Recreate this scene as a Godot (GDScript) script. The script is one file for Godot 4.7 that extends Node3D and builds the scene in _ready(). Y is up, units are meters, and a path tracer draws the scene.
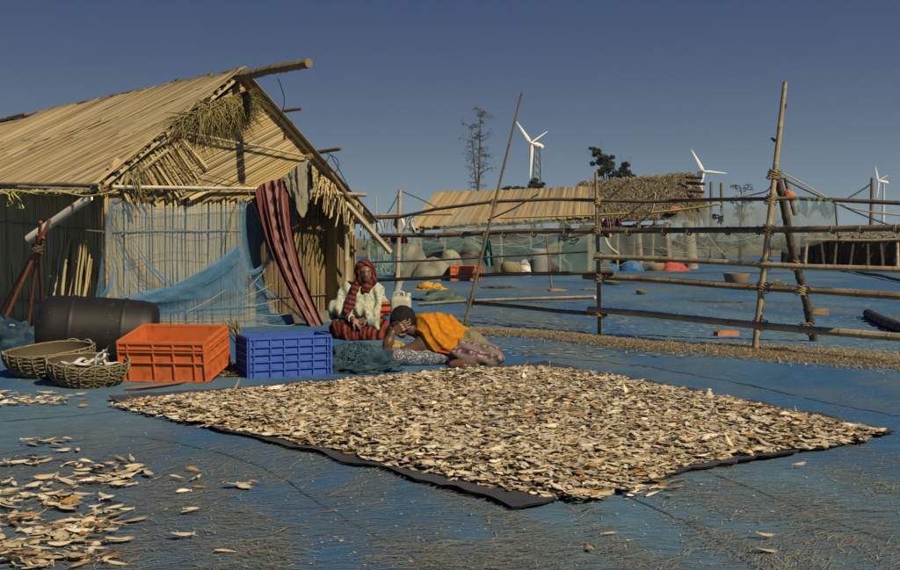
extends Node3D
# Fish-drying yard: camera and light first, then setting, hut, fence, far things, near things, people, fish.
const F := 1050.0          # focal length in photo pixels (900 wide)
const CH := 1.05           # camera height
const HOR := 47.0          # horizon above the picture centre, photo pixels
var cam_basis: Basis
var rng := RandomNumberGenerator.new()
var nz := FastNoiseLite.new()
var used := {}
var M := {}
var unit := {}

# ---------------------------------------------------------------- pixel helpers (direction only)
func ray(px: float, py: float) -> Vector3:
	return cam_basis * Vector3((px - 450.0) / F, (285.0 - py) / F, -1.0)
func gp(px: float, py: float, h := 0.0) -> Vector3:
	var r := ray(px, py)
	var t := (h - CH) / r.y
	return Vector3(r.x * t, h, r.z * t)
func dp(px: float, py: float, d: float) -> Vector3:
	var r := ray(px, py)
	var t := d / -r.z
	return Vector3(r.x * t, CH + r.y * t, -d)
func hit(px: float, py: float, p0: Vector3, n: Vector3) -> Vector3:
	var r := ray(px, py)
	var o := Vector3(0, CH, 0)
	return o + r * ((p0 - o).dot(n) / r.dot(n))
func rr(a: float, b: float) -> float:
	return rng.randf_range(a, b)
func C3(r: float, g: float, b: float) -> Color:
	return Color(r, g, b)
func jit(c: Color, k: float) -> Color:
	var s := 1.0 + rr(-k, k)
	return Color(c.r * s * (1.0 + rr(-k, k) * 0.2), c.g * s, c.b * s * (1.0 + rr(-k, k) * 0.3))

# ---------------------------------------------------------------- mesh builder
class MB:
	var v := PackedVector3Array()
	var c := PackedColorArray()
	var uv := PackedVector2Array()
	var ix := PackedInt32Array()
	func vert(p: Vector3, col := Color.WHITE, t := Vector2.ZERO) -> int:
		v.append(p); c.append(col); uv.append(t)
		return v.size() - 1
	func tri(a: int, b: int, d: int) -> void:
		ix.append(a); ix.append(b); ix.append(d)
	func quad(a: int, b: int, d: int, e: int) -> void:
		tri(a, b, d); tri(a, d, e)
	# outward = (third - first) x (second - first)
	func box(x: Transform3D, s: Vector3, col := Color.WHITE) -> void:
		var h := s * 0.5
		for k in 6:
			var ax := k >> 1
			var sg := 1.0 if k & 1 else -1.0
			var n := Vector3.ZERO; n[ax] = sg
			var u := Vector3.ZERO; u[(ax + 1) % 3] = 1.0
			var w := Vector3.ZERO; w[(ax + 2) % 3] = sg
			var q := []
			for e in [[-1, -1], [-1, 1], [1, 1], [1, -1]]:
				var p: Vector3 = (n + u * e[0] + w * e[1]) * h
				q.append(vert(x * p, col, Vector2(e[0], e[1]) * 0.5))
			quad(q[0], q[1], q[2], q[3])
	func tube(pts: Array, rad: Array, sides := 8, cols: Array = [Color.WHITE], caps := true, flat := 1.0) -> void:
		var n := pts.size()
		var t: Vector3 = (pts[1] - pts[0]).normalized()
		var up := Vector3.UP if absf(t.y) < 0.9 else Vector3.RIGHT
		var s := t.cross(up).normalized()
		var ln := 0.0
		var rows := []
		for i in n:
			var tt: Vector3 = (pts[mini(i + 1, n - 1)] - pts[maxi(i - 1, 0)]).normalized()
			s = (s - tt * s.dot(tt)).normalized()
			var b := tt.cross(s)
			if i > 0: ln += (pts[i] - pts[i - 1]).length()
			var r: float = rad[i] if rad.size() > 1 else rad[0]
			var col: Color = cols[i] if cols.size() > 1 else cols[0]
			var row := []
			for k in sides + 1:
				var an := TAU * k / sides
				row.append(vert(pts[i] + s * cos(an) * r + b * sin(an) * r * flat, col, Vector2(float(k) / sides, ln)))
			rows.append(row)
		for i in n - 1:
			for k in sides:
				quad(rows[i][k], rows[i + 1][k], rows[i + 1][k + 1], rows[i][k + 1])
		if caps:
			for e in [0, n - 1]:
				var col: Color = cols[e] if cols.size() > 1 else cols[0]
				var m := vert(pts[e], col)
				var ring := []
				for k in sides + 1: ring.append(vert(v[rows[e][k]], col))
				for k in sides:
					if e == 0: tri(m, ring[k], ring[k + 1])
					else: tri(m, ring[k + 1], ring[k])
	func grid(pts: Array, cols = null, uvs = null) -> void:
		var rows := []
		for i in pts.size():
			var row := []
			for k in pts[i].size():
				row.append(vert(pts[i][k], cols[i][k] if cols else Color.WHITE, uvs[i][k] if uvs else Vector2(float(k) / (pts[i].size() - 1), float(i) / (pts.size() - 1))))
			rows.append(row)
		for i in pts.size() - 1:
			for k in pts[i].size() - 1:
				quad(rows[i][k], rows[i][k + 1], rows[i + 1][k + 1], rows[i + 1][k])
	func lathe(prof: Array, seg: int, x: Transform3D, cols: Array = [Color.WHITE]) -> void:
		var rows := []
		for i in prof.size():
			var row := []
			for k in seg + 1:
				var an := TAU * k / seg
				row.append(vert(x * Vector3(cos(an) * prof[i].x, prof[i].y, sin(an) * prof[i].x), cols[i] if cols.size() > 1 else cols[0], Vector2(float(k) / seg, float(i) / prof.size())))
			rows.append(row)
		for i in prof.size() - 1:
			for k in seg:
				quad(rows[i][k], rows[i + 1][k], rows[i + 1][k + 1], rows[i][k + 1])
	func mesh() -> ArrayMesh:
		var n := PackedVector3Array()
		n.resize(v.size())
		for i in range(0, ix.size(), 3):
			var a := v[ix[i]]; var b := v[ix[i + 1]]; var d := v[ix[i + 2]]
			var f := (d - a).cross(b - a)
			n[ix[i]] += f; n[ix[i + 1]] += f; n[ix[i + 2]] += f
		for i in n.size():
			n[i] = n[i].normalized() if n[i].length_squared() > 1e-20 else Vector3.UP
		var arr := []
		arr.resize(Mesh.ARRAY_MAX)
		arr[Mesh.ARRAY_VERTEX] = v; arr[Mesh.ARRAY_NORMAL] = n; arr[Mesh.ARRAY_COLOR] = c
		arr[Mesh.ARRAY_TEX_UV] = uv; arr[Mesh.ARRAY_INDEX] = ix
		var m := ArrayMesh.new()
		m.add_surface_from_arrays(Mesh.PRIMITIVE_TRIANGLES, arr)
		return m

# ---------------------------------------------------------------- scene helpers
func numbered(called: String) -> String:
	var n: int = used.get(called, 0)
	used[called] = n + 1
	return called if n == 0 else "%s_%03d" % [called, n]
func tag(o: Node3D, label: String, category: String, group := "", kind := "") -> Node3D:
	if label: o.set_meta("label", label)
	if category: o.set_meta("category", category)
	if group: o.set_meta("group", group)
	if kind: o.set_meta("kind", kind)
	return o
func thing(called: String, label: String, category: String, at := Vector3.ZERO, turn := 0.0, group := "") -> Node3D:
	var o := Node3D.new()
	o.name = numbered(called)
	add_child(o)
	o.position = at; o.rotation.y = turn
	return tag(o, label, category, group)
func inst(parent: Node3D, called: String, m: Mesh, mat: Material, x := Transform3D()) -> MeshInstance3D:
	var o := MeshInstance3D.new()
	o.name = numbered(called) if parent == self else called
	o.mesh = m; o.material_override = mat; o.transform = x
	parent.add_child(o, true)
	return o
func solo(called: String, mb: MB, mat: Material, label: String, category: String, at := Vector3.ZERO, group := "") -> MeshInstance3D:
	var o := inst(self, called, mb.mesh(), mat, Transform3D(Basis(), at))
	tag(o, label, category, group)
	return o
func structure(called: String, m: Mesh, mat: Material) -> MeshInstance3D:
	var o := inst(self, called, m, mat)
	o.set_meta("kind", "structure")
	return o

func between(a: Vector3, b: Vector3, w: float, t: float, face: Vector3, roll := 0.0) -> Transform3D:
	# unit strip: x 0..1 along, z = width, y = thickness towards face
	var x := b - a
	var xn := x.normalized()
	var y := (face - xn * face.dot(xn)).normalized()
	if roll != 0.0: y = y.rotated(xn, roll)
	var z := xn.cross(y)
	return Transform3D(Basis(x, y * t, z * w), a)

func pole_pts(a: Vector3, b: Vector3, wob := 0.012, n := 12) -> Array:
	var p := []
	var side := (b - a).cross(Vector3.UP).normalized()
	var o := rr(0, 100)
	var L := (b - a).length()
	for i in n + 1:
		var t := float(i) / n
		var e := sin(PI * t)
		p.append(a.lerp(b, t) + side * nz.get_noise_1d(o + t * 60) * wob * L * e + Vector3.UP * nz.get_noise_1d(o + 500 + t * 60) * wob * L * e)
	return p
func bamboo_mesh(path: Array, r0: float, r1: float, col: Color, sides := 8, node_gap := 0.32, var_k := 0.25) -> ArrayMesh:
	var mb := MB.new()
	var cur := Curve3D.new()
	for p in path: cur.add_point(p)
	var L := cur.get_baked_length()
	var ts := []
	var kk := rr(0.05, node_gap)
	var o := rr(0, 900)
	var marks := []
	while kk < L - 0.02:
		marks.append(kk)
		kk += node_gap * rr(0.8, 1.2)
	ts.append([0.0, 1.0, 1.0])
	var t := 0.12
	while t < L:
		ts.append([t, 1.0, 1.0]); t += 0.12
	for m in marks:
		ts.append([m - 0.012, 1.0, 1.0]); ts.append([m, 1.14, 0.62]); ts.append([m + 0.012, 1.0, 1.12])
	ts.append([L, 1.0, 1.0])
	ts.sort_custom(func(x, y): return x[0] < y[0])
	var pts := []; var rad := []; var cols := []
	var last := -1.0
	for e in ts:
		if e[0] - last < 0.004: continue
		last = e[0]
		var f: float = e[0] / L
		pts.append(cur.sample_baked(e[0], true))
		rad.append(lerpf(r0, r1, f) * e[1] * (1.0 + 0.06 * nz.get_noise_1d(o + e[0] * 90)))
		var s: float = e[2] * (1.0 + var_k * nz.get_noise_1d(o + 300 + e[0] * 130) * 1.6)
		cols.append(Color(col.r * s, col.g * s, col.b * s))
	mb.tube(pts, rad, sides, cols)
	return mb.mesh()
func bamboo(parent: Node3D, called: String, a: Vector3, b: Vector3, r0: float, r1: float, col: Color, wob := 0.012, gap := 0.32) -> MeshInstance3D:
	return inst(parent, called, bamboo_mesh(pole_pts(a, b, wob), r0, r1, col, 8, gap), M.bamboo)
func lashing(parent: Node3D, at: Vector3, axis: Vector3, r: float, col: Color, turns := 5, h := 0.07) -> void:
	var mb := MB.new()
	var ax := axis.normalized()
	var s := ax.cross(Vector3(0.3, 0.2, 0.9)).normalized()
	var b := ax.cross(s)
	var pts := []
	for i in turns * 10 + 1:
		var t := float(i) / (turns * 10)
		var an := TAU * turns * t
		pts.append(at + ax * (t - 0.5) * h * (1.0 + 0.3 * sin(i * 2.3)) + (s * cos(an) + b * sin(an)) * r * (1.0 + 0.12 * sin(i * 1.7)))
	mb.tube(pts, [0.006], 5, [col])
	inst(parent, "lashing", mb.mesh(), M.rope)
func cord_mesh(path: Array, r: float, col: Color, n := 24) -> ArrayMesh:
	var cur := Curve3D.new()
	for i in path.size():
		var tan: Vector3 = (path[mini(i + 1, path.size() - 1)] - path[maxi(i - 1, 0)]) / 6.0
		cur.add_point(path[i], -tan, tan)
	var mb := MB.new()
	var pts := []
	var L := cur.get_baked_length()
	for i in n + 1: pts.append(cur.sample_baked(L * i / n, true))
	mb.tube(pts, [r], 5, [col])
	return mb.mesh()
func sag(a: Vector3, b: Vector3, s: float, n := 5) -> Array:
	var p := []
	for i in n + 1:
		var t := float(i) / n
		p.append(a.lerp(b, t) - Vector3.UP * s * 4.0 * t * (1.0 - t))
	return p
func heap_mesh(rx: float, ry: float, rz: float, amp: float, freq: float, colf: Callable, seg := 36, rings := 16, ridged := true, sink := 0.12) -> ArrayMesh:
	# a crumpled mound on the ground: lumpy dome with folds
	var mb := MB.new()
	var o := Vector3(rr(0, 100), rr(0, 100), rr(0, 100))
	var pts := []; var cols := []
	for i in rings + 1:
		var row := []; var crow := []
		var ph := PI * 0.5 * (1.0 - float(i) / rings * (1.0 + sink))
		for k in seg + 1:
			var an := TAU * (k % seg) / seg
			var d := Vector3(cos(an) * cos(ph), sin(ph), sin(an) * cos(ph))
			var q := d * freq * 50.0 + o * 50.0
			var n1 := nz.get_noise_3dv(q * 0.4)
			var n2 := nz.get_noise_3dv(q)
			var f := n2 if not ridged else 0.6 - absf(n2) * 2.2
			var s := 1.0 + amp * (n1 * 0.9 + f * 0.75) + amp * 0.3 * nz.get_noise_3dv(q * 2.7)
			var p := Vector3(d.x * rx, maxf(d.y, -0.04) * ry, d.z * rz) * s
			p.y = maxf(p.y, -0.02)
			row.append(p); crow.append(colf.call(p, n2))
		pts.append(row); cols.append(crow)
	mb.grid(pts, cols)
	return mb.mesh()
# convex clip of the line p + t d to a polygon (2D, counter-clockwise or not); returns [] or [a, b]
func clip_line(p: Vector2, d: Vector2, poly: Array) -> Array:
	var ts := []
	for i in poly.size():
		var a: Vector2 = poly[i]; var b: Vector2 = poly[(i + 1) % poly.size()]
		var e := b - a
		var den := d.cross(e)
		if absf(den) < 1e-7: continue
		var t := (a - p).cross(e) / den
		var s := (a - p).cross(d) / den
		if s >= 0.0 and s <= 1.0: ts.append(t)
	if ts.size() < 2: return []
	return [p + d * ts.min(), p + d * ts.max()]
func in_poly(p: Vector2, poly: PackedVector2Array) -> bool:
	return Geometry2D.is_point_in_polygon(p, poly)
# sheet between two pixel polylines, given a function pixel->point
func line_at(pl: Array, t: float) -> Vector2:
	var f := t * (pl.size() - 1)
	var i := mini(int(f), pl.size() - 2)
	var q := f - i
	var p0: Vector2 = pl[maxi(i - 1, 0)]; var p1: Vector2 = pl[i]; var p2: Vector2 = pl[i + 1]; var p3: Vector2 = pl[mini(i + 2, pl.size() - 1)]
	return p1.cubic_interpolate(p2, p0, p3, q)
func sheet_mesh(top: Array, bot: Array, place: Callable, nu: int, nv: int, folds: float, ff: float, colf: Callable, uvs := Vector2(4, 4)) -> ArrayMesh:
	var mb := MB.new()
	var pts := []; var cols := []; var uv := []
	var o := rr(0, 300)
	for i in nv + 1:
		var row := []; var crow := []; var urow := []
		for k in nu + 1:
			var u := float(k) / nu; var v := float(i) / nv
			var q := line_at(top, u).lerp(line_at(bot, u), v)
			var dn := folds * (nz.get_noise_2d(o + u * ff * 60.0, v * 18.0) * 1.4 + 0.4 * nz.get_noise_2d(o + 90 + u * ff * 160.0, v * 40.0))
			row.append(place.call(q.x, q.y, dn))
			crow.append(colf.call(u, v)); urow.append(Vector2(u * uvs.x, v * uvs.y))
		pts.append(row); cols.append(crow); uv.append(urow)
	mb.grid(pts, cols, uv)
	return mb.mesh()

# ---------------------------------------------------------------- materials
func tex(w: int, h: int, f: Callable, alpha := false) -> ImageTexture:
	var im := Image.create(w, h, false, Image.FORMAT_RGBA8 if alpha else Image.FORMAT_RGB8)
	for y in h:
		for x in w:
			im.set_pixel(x, y, f.call(x, y))
	return ImageTexture.create_from_image(im)
func seam(x: float, y: float, w: float, h: float, fx: float, fy: float, o: float) -> float:
	# tileable noise on a torus-like blend
	var a := x / w; var b := y / h
	var n00 := nz.get_noise_3d(x * fx, y * fy, o); var n10 := nz.get_noise_3d((x - w) * fx, y * fy, o)
	var n01 := nz.get_noise_3d(x * fx, (y - h) * fy, o); var n11 := nz.get_noise_3d((x - w) * fx, (y - h) * fy, o)
	return lerpf(lerpf(n00, n10, a), lerpf(n01, n11, a), b)
func mat(col: Color, rough := 0.85, t: Texture2D = null, scale := Vector3.ONE, tri := 0, spec := 0.4) -> StandardMaterial3D:
	# col is a linear base colour
	var m := StandardMaterial3D.new()
	m.albedo_color = Color(col.r, col.g, col.b).linear_to_srgb()
	m.albedo_color.a = 1.0
	m.roughness = rough
	m.metallic_specular = spec
	m.cull_mode = BaseMaterial3D.CULL_DISABLED
	if t:
		m.albedo_texture = t
		m.uv1_scale = scale
		if tri:
			m.uv1_triplanar = true
			m.uv1_world_triplanar = tri == 2
	return m
func vmat(rough := 0.85, t: Texture2D = null, scale := Vector3.ONE, tri := 0, spec := 0.4) -> StandardMaterial3D:
	var m := mat(Color.WHITE, rough, t, scale, tri, spec)
	m.vertex_color_use_as_albedo = true
	return m
func netmat(col: Color, alpha: float, t: Texture2D) -> StandardMaterial3D:
	var m := mat(col, 0.9, t)
	m.transparency = BaseMaterial3D.TRANSPARENCY_ALPHA
	m.albedo_color.a = alpha
	m.vertex_color_use_as_albedo = true
	return m

func make_materials() -> void:
	nz.seed = 7
	nz.noise_type = FastNoiseLite.TYPE_SIMPLEX_SMOOTH
	nz.frequency = 0.02
	nz.fractal_octaves = 3
	# fibre grain: streaks along x
	var grain := tex(256, 256, func(x, y):
		var s := seam(x, y, 256, 256, 0.35, 7.0, 3.0) * 0.30 + seam(x, y, 256, 256, 0.9, 2.0, 40.0) * 0.22 + seam(x, y, 256, 256, 3.0, 12.0, 80.0) * 0.14
		var k := clampf(0.78 + s, 0.25, 1.0)
		return Color(k, k * 0.985, k * 0.95).linear_to_srgb())
	var mottle := tex(256, 256, func(x, y):
		var s := seam(x, y, 256, 256, 1.0, 1.0, 5.0) * 0.25 + seam(x, y, 256, 256, 5.0, 5.0, 60.0) * 0.22
		var k := clampf(0.8 + s, 0.3, 1.0)
		return Color(k, k, k).linear_to_srgb())
	var weave := tex(256, 256, func(x, y):
		var s := 0.10 * sin(x * TAU / 4.0) * sin(y * TAU / 4.0) + seam(x, y, 256, 256, 1.2, 1.2, 9.0) * 0.2 + seam(x, y, 256, 256, 8.0, 8.0, 30.0) * 0.14
		var k := clampf(0.82 + s, 0.3, 1.0)
		return Color(k, k, k).linear_to_srgb())
	# blue ground netting: fine weave, dust specks, pale drawn threads
	var netting := tex(512, 512, func(x, y):
		var s := 0.03 * sin(x * TAU / 4.0) + 0.03 * sin(y * TAU / 4.0) + seam(x, y, 512, 512, 1.0, 3.0, 9.0) * 0.28 + seam(x, y, 512, 512, 10.0, 14.0, 30.0) * 0.45
		var d := clampf(seam(x, y, 512, 512, 1.6, 11.0, 130.0) * 3.0 - 0.45, 0.0, 0.6)
		var k := clampf(0.70 + s, 0.2, 1.0)
		return Color(lerpf(k, 0.95, d), lerpf(k, 0.90, d), lerpf(k, 0.72, d)).linear_to_srgb())
	var net_a := tex(256, 256, func(x, y):
		var l := 0.0
		if (x + y) % 16 < 3 or (x - y + 512) % 16 < 3: l = 1.0
		var s := seam(x, y, 256, 256, 1.2, 4.0, 12.0)
		return Color(1, 1, 1, clampf(0.30 + 0.45 * l + s * 0.6, 0.08, 1.0)), true)
	var scuff := tex(256, 256, func(x, y):
		var k := clampf(0.84 + seam(x, y, 256, 256, 0.8, 0.8, 21.0) * 0.25 + seam(x, y, 256, 256, 6.0, 2.0, 70.0) * 0.12, 0.3, 1.0)
		if seam(x, y, 256, 256, 2.0, 7.0, 99.0) > 0.43: k = minf(1.0, k * 1.25)
		return Color(k, k, k).linear_to_srgb())
	M.grain = grain; M.mottle = mottle; M.weave = weave; M.scuff = scuff; M.net_a = net_a
	M.bamboo = vmat(0.6, grain, Vector3(3, 1.2, 1))
	M.bamboo.uv1_scale = Vector3(5, 0.7, 1)
	M.rope = vmat(0.9, weave, Vector3(10, 20, 1))
	M.cloth = vmat(0.95, weave, Vector3(6, 6, 6), 1, 0.2)
	M.cloth.rim_enabled = false
	M.plain = vmat(0.8, mottle, Vector3(2, 2, 2), 1)
	var grime := tex(256, 256, func(x, y):
		var a := seam(x, y, 256, 256, 0.9, 0.9, 11.0) + 0.6 * seam(x, y, 256, 256, 5.0, 5.0, 31.0)
		var b := seam(x, y, 256, 256, 10.0, 1.2, 71.0)
		var c := Color(0.86, 0.86, 0.86).lerp(Color(0.52, 0.50, 0.46), clampf(a * 2.0 - 0.1, 0.0, 0.85))
		if b > 0.36: c = c.lerp(Color(1, 1, 1), 0.6)
		return c.linear_to_srgb())
	M.crate = vmat(0.6, grime, Vector3(2.2, 2.2, 2.2), 1, 0.35)
	M.plastic = vmat(0.45, scuff, Vector3(2.5, 2.5, 2.5), 1, 0.5)
	M.skin = vmat(0.42, mottle, Vector3(9, 9, 9), 1, 0.5)
	M.hair = vmat(0.9, grain, Vector3(8, 8, 8), 1)
	M.ground_net = vmat(0.62, netting, Vector3(0.9, 0.9, 0.9), 2, 0.35)
	M.earth = vmat(0.95, mottle, Vector3(0.35, 0.35, 0.35), 2, 0.2)
	M.tarp = vmat(0.5, weave, Vector3(2, 2, 2), 2, 0.5)
	M.leaf = vmat(0.7, mottle, Vector3(1, 1, 1), 1)
	M.fish = vmat(0.42, mottle, Vector3(14, 14, 14), 1, 0.45)
	M.tarp.uv1_scale = Vector3(3, 3, 3)
	M.straw = []
	var base := [C3(0.50, 0.40, 0.22), C3(0.42, 0.335, 0.19), C3(0.34, 0.27, 0.155), C3(0.55, 0.45, 0.27), C3(0.46, 0.36, 0.17), C3(0.38, 0.32, 0.21), C3(0.26, 0.20, 0.115), C3(0.48, 0.42, 0.30)]
	for i in base.size():
		var m := mat(base[i], 0.75, grain, Vector3(1.0, 1.0, 1.0), 1, 0.3)
		m.uv1_scale = Vector3(1.3, 1.0, 0.9)
		m.uv1_offset = Vector3(i * 0.37, i * 0.21, i * 0.53)
		M.straw.append(m)
	M.gold = mat(C3(0.58, 0.44, 0.20), 0.7, grain, Vector3(1.3, 1.0, 0.9), 1, 0.3)
	M.grey_straw = mat(C3(0.29, 0.26, 0.20), 0.8, grain, Vector3(1.3, 1.0, 0.9), 1, 0.3)
	M.reed = []
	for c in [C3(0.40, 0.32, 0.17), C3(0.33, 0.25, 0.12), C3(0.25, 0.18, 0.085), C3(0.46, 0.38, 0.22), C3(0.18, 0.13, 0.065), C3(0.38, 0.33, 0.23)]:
		var m := mat(c, 0.7, grain, Vector3(1.0, 1.0, 1.0), 1, 0.35)
		m.uv1_scale = Vector3(2.0, 0.6, 0.6)
		M.reed.append(m)
	M.backing = mat(C3(0.44, 0.355, 0.205), 0.95, grain, Vector3(1, 1, 1), 1)
	M.net_blue = netmat(C3(0.075, 0.185, 0.31), 0.84, net_a)
	M.net_grey = netmat(C3(0.16, 0.185, 0.18), 0.52, net_a)
	M.net_sheer = netmat(C3(0.09, 0.21, 0.32), 0.66, net_a)
	M.net_green = netmat(C3(0.13, 0.22, 0.19), 0.9, net_a)
	M.drum = mat(Color.WHITE, 0.55, tex(256, 256, func(x, y):
		var k := 0.009 + 0.005 * seam(x, y, 256, 256, 1.5, 1.5, 21.0)
		var s := seam(x, y, 256, 256, 1.4, 9.0, 99.0) + 0.5 * seam(x, y, 256, 256, 9.0, 9.0, 140.0)
		if s > 0.46: k += (s - 0.46) * 0.8
		return Color(k, k, k * 1.06).linear_to_srgb()), Vector3(1.6, 1.6, 1.6), 1, 0.4)
	M.net_teal = netmat(C3(0.12, 0.21, 0.23), 0.58, net_a)

func make_units() -> void:
	unit.slat = []
	for q in 4:      # cambered split-bamboo strip, x 0..1, width 1, thickness 1
		var mb := MB.new()
		var rows := []
		for i in 4:
			var x := [0.0, 0.3, 0.7, 1.0][i] as float
			var row := []
			var sk := sin(q * 2.1 + i * 1.7) * 0.12
			for k in 9:
				var z := -0.5 + k / 8.0
				var ridge: float = [0.0, 0.85, 0.15, 1.0, 0.1, 0.9, 0.2, 0.75, 0.0][k]
				row.append(Vector3(x + (0.012 * sin(k * 3.1 + q) if i == 3 or i == 0 else 0.0), ridge + sk * 0.6, z * (1.0 + sk)))
			rows.append(row)
		mb.grid(rows)
		var under := []
		for r in rows:
			var u := []
			for k in [8, 4, 0]: u.append(Vector3(r[k].x, -0.4, r[k].z))
			under.append(u)
		mb.grid(under)
		unit.slat.append(mb.mesh())
	unit.reed = []
	for q in 3:
		var mb := MB.new()
		var rows := []
		for i in 7:
			var row := []
			var r := 0.5 * (1.0 + 0.14 * sin(i * 2.6 + q))
			for k in 8:
				var an := -TAU * k / 7.0
				row.append(Vector3(i / 6.0, 0.22 * sin(i * 1.3 + q * 2.0) + cos(an) * r, 0.22 * cos(i * 0.9 + q) + sin(an) * r))
			rows.append(row)
		mb.grid(rows)
		unit.reed.append(mb.mesh())
	unit.fish = []
	for q in 6:
		var mb := MB.new()
		var st := [[-0.5, 0.03], [-0.42, 0.10], [-0.27, 0.155], [-0.08, 0.17], [0.12, 0.14], [0.28, 0.075], [0.36, 0.045], [0.43, 0.10], [0.5, 0.14]]
		var rows := []; var cols := []
		var bend: float = [0.10, -0.07, 0.16, 0.02, -0.14, 0.06][q]
		var curl: float = [0.12, 0.22, 0.03, 0.40, 0.14, -0.10][q]
		var tw: float = [0.3, -0.5, 0.8, 0.1, -0.2, 0.6][q]
		var fat: float = [1.0, 1.25, 0.8, 1.1, 0.9, 0.7][q]
		for s in st:
			var x: float = s[0]; var w: float = s[1] * fat
			var cy := curl * x * x; var cz := bend * (x * x * 2.0 - 0.2)
			var an := tw * x
			var row := []; var crow := []
			for e in [-1.0, -0.45, 0.35, 1.0]:
				var yy: float = 0.036 * (1.0 - e * e) * minf(1.0, w * 8.0)
				var off := Vector2(e * w, yy).rotated(an)
				row.append(Vector3(x, cy + off.y, cz + off.x))
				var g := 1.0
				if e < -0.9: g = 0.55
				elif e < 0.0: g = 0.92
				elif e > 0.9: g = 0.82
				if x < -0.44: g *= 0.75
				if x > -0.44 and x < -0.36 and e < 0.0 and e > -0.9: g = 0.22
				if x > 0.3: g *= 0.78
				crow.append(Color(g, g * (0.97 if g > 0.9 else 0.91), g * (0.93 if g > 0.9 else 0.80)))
			rows.append(row); cols.append(crow)
		mb.grid(rows, cols)
		unit.fish.append(mb.mesh())

# ---------------------------------------------------------------- start
func _ready() -> void:
	rng.seed = 4242
	var pitch := atan(HOR / F)
	cam_basis = Basis(Vector3.RIGHT, -pitch)
	var cam := Camera3D.new()
	cam.name = "camera"
	cam.fov = rad_to_deg(2.0 * atan(285.0 / F))
	cam.near = 0.05; cam.far = 6000.0
	add_child(cam)
	cam.transform = Transform3D(cam_basis, Vector3(0, CH, 0))
	cam.current = true
	var env := Environment.new()
	env.background_mode = Environment.BG_SKY
	var sm := ProceduralSkyMaterial.new()
	sm.sky_top_color = Color(0.115, 0.182, 0.335)
	sm.sky_horizon_color = Color(0.430, 0.490, 0.520)
	sm.sky_curve = 0.066
	sm.ground_horizon_color = Color(0.36, 0.36, 0.34)
	sm.ground_bottom_color = Color(0.2, 0.19, 0.17)
	sm.sun_angle_max = 1.0
	var sky := Sky.new()
	sky.sky_material = sm
	env.sky = sky
	env.tonemap_mode = Environment.TONE_MAPPER_LINEAR
	env.tonemap_exposure = 1.62
	env.fog_enabled = true
	env.fog_density = 0.00025
	env.fog_light_color = Color(0.50, 0.60, 0.70)
	env.sdfgi_enabled = true; env.ssao_enabled = true; env.ssil_enabled = true
	var we := WorldEnvironment.new()
	we.name = "environment"; we.environment = env
	add_child(we)
	var sun := DirectionalLight3D.new()
	sun.name = "sun"
	sun.light_energy = 1.25
	sun.light_color = Color(1.0, 0.92, 0.76)
	sun.light_angular_distance = 0.5
	sun.shadow_enabled = true
	add_child(sun)
	var to_sun := Vector3(0.63, 0.0, 0.775).normalized() * cos(deg_to_rad(38)) + Vector3.UP * sin(deg_to_rad(38))
	sun.look_at_from_position(to_sun * 50.0, Vector3.ZERO)

	make_materials()
	make_units()
	build_ground()
	build_hut()
	build_hut_dressing()
	build_fence()
	build_far()
	build_near()
	build_people()
	build_fish()

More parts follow.
